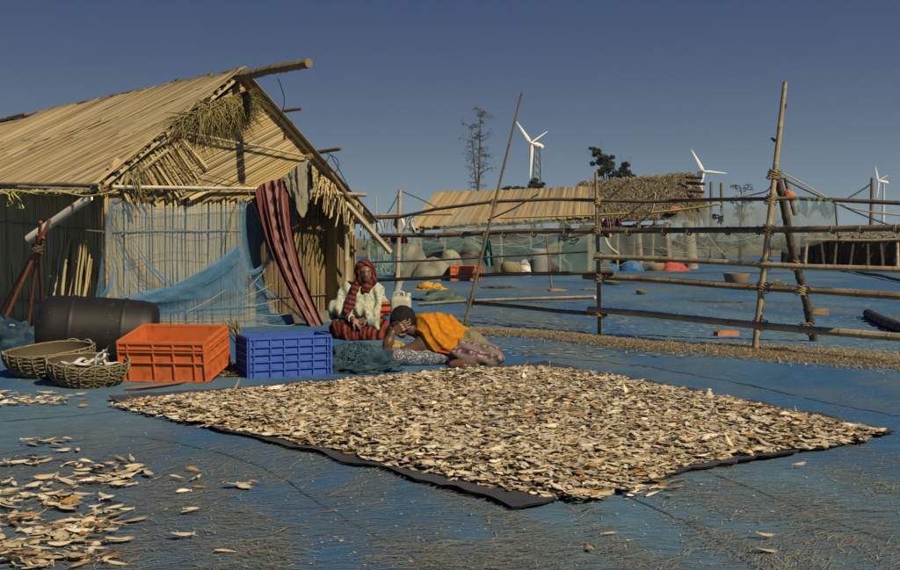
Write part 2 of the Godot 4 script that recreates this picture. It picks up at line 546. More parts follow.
# ---------------------------------------------------------------- setting
var GROUND_FOLDS := []
func ground_h(x: float, z: float) -> float:
	var h := 0.010 * nz.get_noise_2d(x * 22.0, z * 22.0) + 0.006 * nz.get_noise_2d(x * 90.0 + 500, z * 60.0)
	var w := 1.0 - absf(nz.get_noise_2d(x * 30.0 + z * 14.0 + 300, z * 46.0 - x * 8.0)) * 4.0
	var w2 := 1.0 - absf(nz.get_noise_2d(x * 70.0 - z * 50.0 + 900, z * 60.0 + x * 30.0)) * 4.0
	return h + 0.012 + 0.009 * pow(maxf(0.0, w), 3.0) + 0.005 * pow(maxf(0.0, w2), 3.0)
func build_ground() -> void:
	# earth to the horizon
	var mb := MB.new()
	var S := [-4000.0, -600.0, -140.0, -60.0, -25.0, 0.0, 25.0, 60.0, 140.0, 600.0, 4000.0]
	var pts := []; var cols := []
	for z in S:
		var r := []; var c := []
		for x in S:
			r.append(Vector3(x, -0.05, z - 20.0))
			c.append(C3(0.17, 0.155, 0.10))
		pts.append(r); cols.append(c)
	mb.grid(pts, cols)
	structure("ground", mb.mesh(), M.earth)
	# blue netting over the yard, up to and past the fence
	mb = MB.new()
	pts = []; cols = []
	var z := 1.5
	while z > -17.0:
		var r := []; var c := []
		var x := -11.0
		while x < 11.0:
			r.append(Vector3(x, ground_h(x, z), z))
			c.append(net_col(x, z))
			x += 0.06
		pts.append(r); cols.append(c)
		z -= 0.06
	mb.grid(pts, cols)
	structure("ground_net", mb.mesh(), M.ground_net)
	mb = MB.new()
	pts = []; cols = []
	z = -16.8
	while z > -62.0:
		var r := []; var c := []
		var x := -34.0
		while x < 46.0:
			r.append(Vector3(x, 0.004 + 0.03 * nz.get_noise_2d(x * 12.0, z * 12.0), z))
			c.append(net_col(x, z))
			x += 0.5
		pts.append(r); cols.append(c)
		z -= 0.5
	mb.grid(pts, cols)
	structure("ground_net", mb.mesh(), M.ground_net)
	# seams and folds in the netting: thin doubled edges
	var folds := [
		[[0, 458], [60, 447], [150, 442], [260, 470], [330, 512], [420, 566]],
		[[690, 470], [760, 497], [830, 524], [900, 548]],
		[[600, 488], [690, 530], [760, 575]],
		[[520, 358], [620, 366], [720, 382], [900, 420]],
		[[0, 425], [110, 415], [200, 395], [330, 386]],
	]
	for f in folds:
		var path := []
		for i in 41:
			var pl := []
			for p in f: pl.append(Vector2(p[0], p[1]))
			var q := line_at(pl, i / 40.0)
			var p := gp(q.x, q.y)
			p.x += 0.02 * nz.get_noise_1d(i * 70.0)
			p.y = ground_h(p.x, p.z) + 0.002
			path.append(p)
		var m := MB.new()
		m.tube(path, [0.0055], 6, [C3(0.045, 0.09, 0.16)], true, 0.5)
		var o := inst(self, "net_seam", m.mesh(), M.ground_net)
		o.set_meta("kind", "structure")
	# straw drawn through the netting in the foreground: far too many to count
	var blade := MB.new()
	var br := []
	for i in 4:
		var t := i / 3.0
		var w := 0.5 * (1.0 - t * 0.7)
		br.append([Vector3(t, 0.6 * sin(t * PI), -w + 0.8 * t * t), Vector3(t, 0.6 * sin(t * PI), w + 0.8 * t * t)])
	blade.grid(br)
	var xs := []; var cl := []
	for n in 42000:
		var px := rr(-30, 930); var py := 430.0 + 145.0 * pow(rng.randf(), 0.75)
		var p := gp(px, py)
		var dens := straw_density(p.x, p.z)
		if dens < rr(0.18, 2.0): continue
		var an := 0.35 + nz.get_noise_2d(p.x * 30.0, p.z * 30.0 + 900) * 0.9 + rng.randfn(0.0, 0.32)
		if rng.randf() < 0.2: an += rr(-1.2, 1.2)
		var ln := rr(0.03, 0.12)
		var wd := rr(0.0016, 0.0042)
		if rng.randf() < 0.10:
			ln = rr(0.015, 0.045); wd = rr(0.004, 0.010)
		var b := Basis(Vector3.UP, an) * Basis(Vector3.BACK, rr(-0.03, 0.10))
		b = Basis(b.x * ln, b.y * 0.008, b.z * wd)
		p.y = ground_h(p.x, p.z) + rr(0.001, 0.006)
		xs.append(Transform3D(b, p))
		var q := rng.randf()
		var k := rr(0.55, 1.15)
		var col := C3(0.46, 0.42, 0.30).lerp(C3(0.17, 0.20, 0.22), pow(q, 0.45)) * k
		cl.append(col)
	var st := multi("dry_straw", blade.mesh(), M.plain, xs, cl)
	tag(st, "dry straw and grass blades matted through the blue netting", "straw", "", "stuff")
	# frayed pale threads of the netting itself
	xs = []; cl = []
	for n in 26000:
		var py := 372.0 + 205.0 * pow(rng.randf(), 0.9)
		var p := gp(rr(-30, 930), py)
		if nz.get_noise_2d(p.x * 40.0 + 600, p.z * 40.0) + rng.randf() * 0.8 < 0.25: continue
		var b := Basis(Vector3.UP, 0.25 + nz.get_noise_2d(p.x * 20.0 + 50, p.z * 20.0) * 0.8 + rng.randfn(0.0, 0.25))
		b = Basis(b.x * rr(0.04, 0.2), b.y * 0.004, b.z * rr(0.0010, 0.0026))
		p.y = ground_h(p.x, p.z) + rr(0.001, 0.004)
		xs.append(Transform3D(b, p))
		cl.append(C3(0.13, 0.21, 0.30).lerp(C3(0.25, 0.28, 0.28), rng.randf()) * rr(0.5, 1.2))
	tag(multi("net_threads", blade.mesh(), M.plain, xs, cl), "frayed pale threads standing up from the blue ground netting", "threads", "", "stuff")
	# pale scales and crumbs of fish on the netting
	var crumb := MB.new()
	crumb.grid([[Vector3(-0.5, 0, -0.4), Vector3(0.1, 0.2, -0.5)], [Vector3(-0.4, 0.1, 0.4), Vector3(0.5, 0, 0.3)]])
	xs = []; cl = []
	for n in 2600:
		var px := rr(-20, 920); var py := 372.0 + 200.0 * pow(rng.randf(), 1.2)
		var p := gp(px, py)
		p.y = ground_h(p.x, p.z) + 0.004
		var s := rr(0.003, 0.011) * (1.9 if rng.randf() < 0.06 else 1.0)
		xs.append(Transform3D(Basis(Vector3.UP, rr(0, TAU)).scaled(Vector3(s, s, s)), p))
		cl.append(C3(0.55, 0.50, 0.40) * rr(0.5, 1.1))
	for n in 4200:
		var px := rr(400, 920); var py := 266.0 + 94.0 * rng.randf()
		var p := gp(px, py)
		p.y = 0.03
		var s := rr(0.006, 0.03)
		xs.append(Transform3D(Basis(Vector3.UP, rr(-0.6, 0.6)).scaled(Vector3(s * rr(1, 4), s * 0.5, s)), p))
		cl.append((C3(0.45, 0.42, 0.36) if rng.randf() < 0.55 else C3(0.05, 0.05, 0.05)) * rr(0.4, 1.1))
	tag(multi("fish_crumbs", crumb.mesh(), M.plain, xs, cl), "pale crumbs and scales of fish strewn on the blue netting", "litter", "", "stuff")
	# litter of straw and fish scrap along the foot of the fence
	xs = []; cl = []
	for n in 17000:
		var t := rng.randf()
		var off := rng.randfn(0.0, 0.45)
		var q := line_at([Vector2(470, 333), Vector2(560, 338), Vector2(640, 347), Vector2(740, 353), Vector2(830, 359), Vector2(930, 366)], t)
		var wd := lerpf(3.0, 11.0, t)
		if nz.get_noise_1d(t * 900.0 + 40.0) < -0.25 and rng.randf() < 0.7: continue
		var p := gp(q.x, q.y + off * wd)
		p.y = 0.02 + maxf(0.0, 0.025 * (1.0 - absf(off))) * rng.randf()
		var b := Basis(Vector3.UP, rr(0, TAU)) * Basis(Vector3.BACK, rr(-0.06, 0.10))
		b = Basis(b.x * rr(0.05, 0.2), b.y * 0.02, b.z * rr(0.003, 0.010))
		xs.append(Transform3D(b, p))
		cl.append(C3(0.42, 0.35, 0.23).lerp(C3(0.17, 0.12, 0.07), pow(rng.randf(), 1.6)) * rr(0.6, 1.5))
	tag(multi("straw_litter", blade.mesh(), M.plain, xs, cl), "line of straw and fish scrap along the foot of the bamboo fence", "straw", "", "stuff")
func straw_density(x: float, z: float) -> float:
	# matted straw shows through where the netting is worn, in drifts
	var n := nz.get_noise_2d(x * 34.0 + 77, z * 20.0) * 0.9 + nz.get_noise_2d(x * 130.0, z * 60.0 + 40) * 0.95
	return clampf(0.46 + n - clampf((-z - 4.6) / 2.2, -0.2, 1.5) - clampf((x - 0.9) * 0.2, 0.0, 0.25), 0.0, 1.0)
func net_col(x: float, z: float) -> Color:
	var n := nz.get_noise_2d(x * 16.0, z * 10.0 + 300) * 0.9 + nz.get_noise_2d(x * 60.0 + 30, z * 30.0) * 0.5
	var blue := C3(0.040, 0.134, 0.295)
	var dusty := C3(0.120, 0.172, 0.210)
	var pale := C3(0.105, 0.215, 0.325)
	var c := blue.lerp(dusty, clampf(0.34 + n * 1.5, 0.0, 1.0))
	c = c.lerp(C3(0.110, 0.138, 0.150), clampf(straw_density(x, z) * 0.9, 0.0, 0.65))
	return c.lerp(pale, clampf(nz.get_noise_2d(x * 14.0 + 800, z * 6.0) * 1.8, 0.0, 0.8))
func multi(called: String, m: Mesh, mt: Material, xs: Array, cl: Array, parent: Node3D = self) -> MultiMeshInstance3D:
	var mm := MultiMesh.new()
	mm.transform_format = MultiMesh.TRANSFORM_3D
	mm.use_colors = true
	mm.mesh = m
	mm.instance_count = xs.size()
	for i in xs.size():
		mm.set_instance_transform(i, xs[i]); mm.set_instance_color(i, cl[i])
	var o := MultiMeshInstance3D.new()
	o.name = numbered(called) if parent == self else called
	o.multimesh = mm
	o.material_override = mt
	parent.add_child(o, true)
	return o

# ---------------------------------------------------------------- the reed hut
var hut: Node3D
var hut_x: Transform3D
func hl(px: float, py: float, w: float) -> Vector3:       # pixel on the local plane z = w
	var p := hit(px, py, hut_x * Vector3(0, 0, w), hut_x.basis.z)
	return hut_x.affine_inverse() * p
func hu(px: float, py: float, u: float) -> Vector3:       # pixel on the local plane x = u
	var p := hit(px, py, hut_x * Vector3(u, 0, 0), hut_x.basis.x)
	return hut_x.affine_inverse() * p
func hw(px: float, py: float, w: float) -> Vector3:
	return hut_x * hl(px, py, w)
func slat(parent: Node3D, a: Vector3, b: Vector3, w: float, t: float, face: Vector3, mats: Array, roll := 0.0, called := "slat") -> void:
	inst(parent, called, unit.slat[rng.randi() % 4], mats[rng.randi() % mats.size()], between(a, b, w, t, face, roll))
func reed(parent: Node3D, a: Vector3, b: Vector3, r: float, mats: Array) -> void:
	inst(parent, "reed", unit.reed[rng.randi() % 3], mats[rng.randi() % mats.size()], between(a, b, r * 2.0, r * 2.0, Vector3(0.2, 0.1, 0.9)))
func panel(parent: Node3D, called: String, q: Array, n: Vector3, th: float, mt: Material) -> void:
	var mb := MB.new()
	var b := []
	for p in q: b.append(p - n * th)
	for set4 in [[q[0], q[1], q[2], q[3]], [b[3], b[2], b[1], b[0]], [q[1], q[0], b[0], b[1]], [q[2], q[1], b[1], b[2]], [q[3], q[2], b[2], b[3]], [q[0], q[3], b[3], b[0]]]:
		var i := []
		for p in set4: i.append(mb.vert(p, Color.WHITE, Vector2(p.x, p.y)))
		mb.quad(i[0], i[1], i[2], i[3])
	inst(parent, called, mb.mesh(), mt)

func build_hut() -> void:
	var C := gp(105, 338)
	var th := deg_to_rad(42.65)
	hut = thing("reed_hut", "gabled hut of reeds and split bamboo with a long slatted roof", "hut", C, th)
	hut_x = Transform3D(Basis(Vector3.UP, th), C)
	var apex := hl(243, 76, 0.0)
	var W: float = hl(348, 300, 0.0).x
	var U0 := apex.x
	var eL := hl(100, 187, 0.05)
	var R0 := hl(241, 71, 0.10)
	var R1 := hu(0, 121, U0)
	var E0 := hl(97, 186, 0.18)
	var E1 := hu(0, 183, E0.x)
	# extend both lines beyond the frame
	R1 = R0 + (R1 - R0) * 1.35
	E1 = E0 + (E1 - E0) * 2.6
	E1.z = R1.z
	# --- left roof slope: diagonal split-bamboo slats over dark backing
	var along := (R0 - R1).length()
	var up := (R0 - E0).length()
	var roof := Node3D.new()
	roof.name = "roof"
	hut.add_child(roof)
	var nrm := (E1 - E0).cross(R0 - E0).normalized()
	if nrm.y < 0: nrm = -nrm
	var at := func(s: float, v: float) -> Vector3:
		return E0.lerp(E1, s / along).lerp(R0.lerp(R1, s / along), v / up)
	panel(roof, "backing", [E0 - nrm * 0.02, R0 - nrm * 0.02, R1 - nrm * 0.02, E1 - nrm * 0.02], nrm, 0.04, M.backing)
	var poly := [Vector2(-0.05, -0.12), Vector2(along, -0.12), Vector2(along, up + 0.02), Vector2(-0.05, up + 0.02)]
	var dir := Vector2(-2.1, 2.12).normalized()
	var nor := Vector2(dir.y, -dir.x)
	if nor.x < 0: nor = -nor
	var off := -2.2
	var cnt := 0
	var toneseq := 0
	while off < along * 0.62 + 2.6 and cnt < 296:
		var p := nor * off
		var seg := clip_line(p, dir, poly)
		var w := rr(0.024, 0.046)
		if seg.size() == 2 and (seg[1] - seg[0]).length() > 0.12:
			var a: Vector2 = seg[0]; var b: Vector2 = seg[1]
			var drop := rr(0.0, 0.10)
			a = a - dir * rr(-0.03, 0.05)
			b = b + dir * rr(-drop, 0.06)
			if rng.randf() < 0.07: b = b.lerp(a, rr(0.05, 0.3))
			# each run is cut into lengths that lap, so no slat is impossibly long
			var L := (b - a).length()
			var cutn := 1 if L < 2.6 else 2
			var c0 := a
			var mats: Array = [M.straw[5], M.straw[7], M.straw[2], M.straw[1], M.straw[5], M.straw[3], M.straw[6]]
			if toneseq <= 0: toneseq = rng.randi_range(1, 5)
			toneseq -= 1
			for q in cutn:
				var c1 := b if q == cutn - 1 else a.lerp(b, rr(0.35, 0.65))
				var A: Vector3 = at.call(c0.x, c0.y) + nrm * rr(0.004, 0.022)
				var B: Vector3 = at.call(c1.x, c1.y) + nrm * rr(0.004, 0.022)
				slat(roof, A, B, w * 0.96, rr(0.010, 0.018), nrm, mats, rr(-0.16, 0.16))
				c0 = c1 - dir * 0.06
				cnt += 1
		off += w * 0.98
	# loose slats on top and the raked edge boards
	for n in 14:
		var s0 := rr(0.1, along * 0.7); var v0 := rr(0.0, up * 0.7)
		var A: Vector3 = at.call(s0, v0) + nrm * 0.03
		var B: Vector3 = at.call(maxf(s0 - rr(0.6, 1.7), -0.1), minf(v0 + rr(0.3, 0.8), up)) + nrm * 0.035
		slat(roof, A, B, rr(0.02, 0.05), 0.012, nrm, [M.straw[3], M.straw[7], M.straw[0]], rr(-0.2, 0.2), "loose_slat")
	for n in 3:
		var d := n * 0.030
		slat(roof, at.call(-0.04 + d, -0.05) + nrm * 0.03, at.call(-0.06 + d, up - rr(0.0, 0.06)) + nrm * rr(0.028, 0.045), 0.034, 0.014, nrm, [M.straw[1], M.straw[0], M.straw[4]], rr(-0.15, 0.15), "rake_slat")
	# ridge: bundled straw capping of dark lumps
	for n in 16:
		var t0 := n / 16.0
		var A := R0.lerp(R1, t0) + Vector3(0, rr(-0.015, 0.02), 0); var B := R0.lerp(R1, t0 + 0.075) + Vector3(0, rr(-0.015, 0.025), 0)
		inst(roof, "ridge_cap", bamboo_mesh(pole_pts(A, B, 0.03, 6), rr(0.018, 0.035), rr(0.014, 0.03), C3(0.16, 0.12, 0.07), 6, 0.1), M.bamboo)
	for q in [[58, 108, 50, 120], [66, 110, 38, 112], [150, 92, 158, 88], [172, 84, 178, 80]]:
		slat(roof, hu(q[0], q[1], U0) , hu(q[2], q[3], U0 - 0.05) , 0.04, 0.02, nrm, [M.straw[0]], 0.3, "loose_slat")
	# --- right roof slope, seen on edge
	var rl := hl(348, 192, 0.1)
	var far_e := R0 + (rl - R0) * 1.28
	var rn := Vector3(-(far_e - R0).y, (far_e - R0).x, 0).normalized()
	var right_slope := Node3D.new()
	right_slope.name = "roof_back_slope"
	hut.add_child(right_slope)
	var dz := Vector3(0, 0, -along)
	panel(right_slope, "backing", [far_e, R0, R0 + dz, far_e + dz], rn, 0.025, M.backing)
	for n in 4:
		var t := n * 0.05
		slat(right_slope, R0 + rn * 0.012 + Vector3(0, 0, 0.05 - t), far_e + rn * 0.012 + Vector3(rr(0, 0.1), 0, 0.05 - t), 0.05, 0.010, rn, [M.straw[1], M.straw[5]], rr(-0.1, 0.1), "rake_slat")
	# --- gable: diagonal slats
	var gb := Node3D.new()
	gb.name = "gable"
	hut.add_child(gb)
	var gpoly := []
	for q in [[243, 80], [348, 197], [262, 199], [112, 199], [104, 188]]:
		var p := hl(q[0], q[1], 0.0)
		gpoly.append(Vector2(p.x, p.y))
	var gd := Vector2(cos(deg_to_rad(27)), sin(deg_to_rad(27)))
	var gn := Vector2(-gd.y, gd.x)
	var o0 := -2.0
	while o0 < 4.0:
		var seg := clip_line(gn * o0, gd, gpoly)
		var w := rr(0.020, 0.034)
		if seg.size() == 2 and (seg[1] - seg[0]).length() > 0.08:
			var a: Vector2 = seg[0] - gd * rr(-0.01, 0.06); var b: Vector2 = seg[1] + gd * rr(-0.02, 0.03)
			var fz := 0.01 + rr(0, 0.012)
			slat(gb, Vector3(a.x, a.y + rr(-0.012, 0.012), fz + 0.012), Vector3(b.x, b.y, fz), w * 0.93, rr(0.006, 0.012), Vector3(0, -0.12, 1), [M.straw[0], M.gold, M.straw[3], M.straw[4], M.gold, M.straw[2], M.straw[1]], rr(-0.12, 0.12))
		o0 += w
	panel(gb, "backing", [hl(243, 79, -0.01), hl(347, 196, -0.01), hl(262, 198, -0.01), hl(108, 192, -0.01)], Vector3(0, 0, 1), 0.03, M.backing)
	# broken slats hanging at the low corner, steep and fanned
	for n in 30:
		var t := n / 29.0
		var a2 := Vector2(lerpf(112, 178, t), lerpf(172, 128, t) + rr(-3, 4))
		var L := rr(40, 62) * (1.0 - 0.35 * absf(t - 0.6))
		var ang := lerpf(1.12, 0.86, t) + rr(-0.06, 0.06)
		var b2 := a2 + Vector2(cos(ang), sin(ang)) * L
		b2.y = minf(b2.y, 230.0)
		slat(gb, hl(a2.x, a2.y, 0.04), hl(b2.x, b2.y, rr(0.05, 0.11)), rr(0.012, 0.026), 0.010, Vector3(0, 0, 1), [M.straw[0], M.straw[1], M.straw[4], M.straw[5], M.straw[2]], rr(-0.5, 0.5), "hanging_slat")
	for q in [[108, 178, 118, 158], [113, 185, 121, 160], [120, 186, 129, 164], [126, 188, 124, 163], [110, 160, 118, 182], [182, 199, 204, 186], [184, 196, 201, 183], [190, 199, 209, 190], [118, 168, 172, 138], [135, 176, 168, 150]]:
		slat(gb, hl(q[0], q[1], 0.09), hl(q[2], q[3], 0.10), rr(0.025, 0.05), 0.012, Vector3(0, 0, 1), M.straw, rr(-0.5, 0.5), "hanging_slat")
	# dried leaf tufts lashed at the corner
	for q in [[136, 167], [130, 172], [140, 175]]:
		var mb := MB.new()
		for k in 16:
			var A := hl(q[0] + rr(-3, 3), q[1] + rr(-3, 3), 0.12)
			var an := rr(0.3, PI - 0.3)
			var B := A + Vector3(cos(an) * 0.12, -sin(an) * rr(0.1, 0.26), rr(-0.03, 0.06))
			mb.tube([A, A.lerp(B, 0.5) + Vector3(0, 0.02, 0.02), B], [0.012, 0.01, 0.002], 4, [jit(C3(0.24, 0.21, 0.11), 0.4)], true, 0.35)
		inst(hut, "leaf_tuft", mb.mesh(), M.plain)
	# straw bundle under the apex
	var sb := MB.new()
	for k in 620:
		var tx := pow(rng.randf(), 0.6)
		var A := hl(lerpf(178, 246, tx) + rr(-3, 3), lerpf(125, 96, pow(tx, 0.7)) + rr(-4, 5), rr(0.06, 0.2))
		var an := lerpf(2.2, 1.0, tx) + rng.randfn(0, 0.75)
		var L := rr(0.10, 0.40)
		var B := A + Vector3(cos(an) * L, -absf(sin(an)) * L, rr(-0.02, 0.1))
		var mid := A.lerp(B, 0.5) + Vector3(rr(-0.05, 0.05), rr(-0.02, 0.09), rr(0.0, 0.05))
		var c := jit(C3(0.20, 0.165, 0.065), 0.55)
		sb.tube([A, mid, B], [0.006, 0.005, 0.002], 4, [c], false)
	inst(hut, "straw_bundle", sb.mesh(), M.plain)
	# --- lower front wall of upright reeds
	var fw := Node3D.new()
	fw.name = "front_wall"
	hut.add_child(fw)
	var ux: float = hl(257, 300, 0).x
	var top_y: float = hl(200, 193, 0).y
	panel(fw, "backing", [Vector3(0, top_y, -0.06), Vector3(ux, top_y, -0.06), Vector3(ux, 0, -0.06), Vector3(0, 0, -0.06)], Vector3(0, 0, 1), 0.02, M.backing)
	var u := 0.02
	var bright := [M.straw[1], M.straw[0], M.straw[7], M.straw[3], M.straw[5], M.straw[7], M.straw[4]]
	while u < ux:
		var r := rr(0.010, 0.017)
		reed(fw, Vector3(u, -0.02, -0.03), Vector3(u + rr(-0.025, 0.025), top_y + rr(0.0, 0.05), -0.02), r, bright)
		u += r * 1.6
	for py in [232.0, 312.0]:
		bamboo(fw, "batten", Vector3(0, hl(170, py, 0).y, 0.0), Vector3(ux, hl(170, py, 0).y + 0.02, 0.0), 0.012, 0.012, C3(0.30, 0.25, 0.15))
	# --- recessed doorway with dark reed screen
	var dw := Node3D.new()
	dw.name = "door_screen"
	hut.add_child(dw)
	var rec := -0.45
	var dl: float = hl(250, 300, rec).x - 0.2
	var dr: float = hl(347, 300, rec).x + 0.15
	var dtop := 1.30
	var rline := func(x: float) -> float: return R0.y + (far_e.y - R0.y) * (x - R0.x) / (far_e.x - R0.x) - 0.07
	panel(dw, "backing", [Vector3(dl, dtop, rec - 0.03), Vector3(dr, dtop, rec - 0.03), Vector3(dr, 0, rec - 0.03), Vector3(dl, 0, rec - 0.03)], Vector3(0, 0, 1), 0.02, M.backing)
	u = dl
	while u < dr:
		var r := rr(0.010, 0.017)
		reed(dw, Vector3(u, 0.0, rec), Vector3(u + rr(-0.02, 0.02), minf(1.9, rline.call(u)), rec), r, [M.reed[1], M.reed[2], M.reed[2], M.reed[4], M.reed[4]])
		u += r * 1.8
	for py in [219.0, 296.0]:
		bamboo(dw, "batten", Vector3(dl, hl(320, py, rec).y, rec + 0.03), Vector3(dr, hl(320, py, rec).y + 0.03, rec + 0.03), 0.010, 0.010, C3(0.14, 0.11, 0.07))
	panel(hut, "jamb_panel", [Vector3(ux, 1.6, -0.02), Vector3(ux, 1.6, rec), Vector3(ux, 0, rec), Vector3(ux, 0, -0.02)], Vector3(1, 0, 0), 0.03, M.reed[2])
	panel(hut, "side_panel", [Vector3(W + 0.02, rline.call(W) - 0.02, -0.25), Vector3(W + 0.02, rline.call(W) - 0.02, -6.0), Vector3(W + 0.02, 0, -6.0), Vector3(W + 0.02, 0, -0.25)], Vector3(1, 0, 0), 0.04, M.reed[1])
	var sill := MB.new()
	sill.box(Transform3D(Basis(), Vector3((ux + W) * 0.5 + 0.1, 0.06, -0.25)), Vector3(W - ux + 0.2, 0.13, 0.35), C3(0.17, 0.15, 0.12))
	inst(hut, "sill", sill.mesh(), M.plain)
	# --- side wall of slanting reeds, in the shade
	var sw := Node3D.new()
	sw.name = "side_wall"
	hut.add_child(sw)
	var wl := 5.2
	panel(sw, "backing", [Vector3(0.06, E0.y - 0.02, 0), Vector3(0.06, E0.y - 0.02, -wl), Vector3(0.06, 0, -wl), Vector3(0.06, 0, 0)], Vector3(-1, 0, 0), 0.02, M.backing)  # board added behind the reeds to block light
	var w2 := 0.03
	while w2 < wl:
		var r := rr(0.010, 0.019)
		var lean := rr(-0.10, 0.05) - 0.04
		reed(sw, Vector3(0.02 - rr(0, 0.02), -0.02, -w2 + lean * -1.0), Vector3(0.03, E0.lerp(E1, clampf(w2 / along, 0, 1)).y + 0.02 - rr(0, 0.06), -w2 + lean * 0.4), r, [M.straw[0], M.straw[1], M.straw[4], M.straw[3], M.reed[0], M.reed[3], M.reed[1], M.straw[4], M.straw[2]])
		w2 += r * 1.75
	for n in 16:          # loose canes leaning outside
		var px := rr(48, 86)
		var b0 := hu(px - rr(2, 8), rr(305, 325), -0.06 - rr(0.02, 0.1)); var t0 := hu(px + rr(2, 9), rr(236, 268), -0.04)
		b0.y = 0.0
		reed(sw, b0, t0, rr(0.012, 0.018), [M.reed[3], M.reed[0], M.straw[3], M.straw[4]])
	for q in [[0, 222, 104, 232], [0, 299, 60, 306]]:
		bamboo(hut, "batten", hu(q[0], q[1], -0.04) , hu(q[2], q[3], -0.05), 0.013, 0.013, C3(0.22, 0.19, 0.13))
	# corner posts and poles
	bamboo(hut, "post", Vector3(0.0, -0.02, -0.02), Vector3(0.02, E0.y - 0.01, 0.0), 0.035, 0.03, C3(0.30, 0.23, 0.12))
	for q in [[0.0, 0.06, 0.028], [-0.02, 0.13, 0.022], [0.05, 0.02, 0.03]]:
		bamboo(hut, "post", Vector3(q[0], -0.02, q[1]), Vector3(q[0] + 0.03, E0.y - 0.05, q[1] * 0.3), q[2], q[2] * 0.8, C3(0.36, 0.28, 0.15))
	bamboo(hut, "post", hl(347, 322, 0.02) * Vector3(1, 0, 1), hl(347, 196, 0.02), 0.036, 0.032, C3(0.33, 0.29, 0.21))
	bamboo(hut, "ridge_pole", R0 + Vector3(-0.02, -0.05, -0.6), hl(309, 63, 1.50), 0.056, 0.050, C3(0.17, 0.15, 0.09), 0.01, 0.12)
	bamboo(hut, "purlin", hl(275, 112, -0.3), hl(302, 109, 0.42), 0.022, 0.018, C3(0.10, 0.085, 0.06))
	bamboo(hut, "purlin", hl(306, 154, -0.3), hl(341, 149, 0.50), 0.028, 0.02, C3(0.09, 0.075, 0.05))
	bamboo(hut, "cross_pole", hl(175, 130, 0.12), hl(309, 157, 0.10), 0.016, 0.013, C3(0.36, 0.31, 0.22), 0.012)
	bamboo(hut, "cross_pole", hl(112, 187, 0.14), hl(262, 189, 0.10), 0.022, 0.019, C3(0.46, 0.43, 0.36), 0.004)
	bamboo(hut, "cross_pole", hl(262, 189, 0.06), hl(366, 195, 0.2), 0.028, 0.026, C3(0.32, 0.27, 0.18), 0.006)
	bamboo(hut, "cross_pole", hl(150, 160, 0.10), hl(250, 186, 0.10), 0.006, 0.005, C3(0.14, 0.11, 0.06), 0.01)
	bamboo(hut, "rafter", hl(346, 203, 0.16), hl(391, 253, 0.55), 0.036, 0.034, C3(0.33, 0.29, 0.20))
	bamboo(hut, "rafter", hl(330, 172, 0.14), hl(374, 232, 0.30), 0.026, 0.02, C3(0.16, 0.12, 0.06))
	# loose straw at the low eave
	for n in 44:
		var a2 := Vector2(rr(314, 366), 0)
		a2.y = 172.0 + (a2.x - 318.0) * 0.75
		var b2 := a2 + Vector2(rr(-10, 6), rr(16, 36))
		slat(right_slope, hl(a2.x, a2.y, 0.14), hl(b2.x, b2.y, rr(0.16, 0.26)), rr(0.007, 0.018), 0.008, Vector3(0, 0, 1), [M.straw[0], M.straw[1], M.straw[4], M.straw[2]], rr(-0.6, 0.6), "hanging_slat")
	# eave poles
	for q in [[0, 184, 100, 185, 0.022], [0, 190, 96, 188, 0.018], [20, 187, 92, 190, 0.03], [0, 187, 70, 183, 0.014]]:
		bamboo(hut, "eave_pole", hu(q[0], q[1], -0.22), hu(q[2], q[3], -0.20), q[4], q[4] * 0.85, jit(C3(0.27, 0.23, 0.16), 0.3))
	lashing(hut, hl(103, 190, 0.15), Vector3(0.2, 1, 0), 0.05, C3(0.24, 0.18, 0.09), 7, 0.12)
	lashing(hut, hl(345, 197, 0.05), Vector3(0, 1, 0), 0.05, C3(0.28, 0.22, 0.12), 5, 0.08)
	lashing(hut, hl(309, 157, 0.12), Vector3(1, 0.2, 0), 0.035, C3(0.28, 0.22, 0.12), 4, 0.08)
	# thin loops of cord hanging from the gable end
	inst(hut, "cord", cord_mesh([hl(278, 78, 0.9), hl(284, 96, 0.7), hl(283, 110, 0.5), hl(277, 125, 0.3)], 0.005, C3(0.05, 0.05, 0.06)), M.rope)
	inst(hut, "cord", cord_mesh([hl(325, 152, 0.4), hl(338, 160, 0.5), hl(336, 172, 0.5), hl(326, 168, 0.4), hl(330, 155, 0.4), hl(350, 190, 0.4)], 0.006, C3(0.05, 0.05, 0.05)), M.rope)

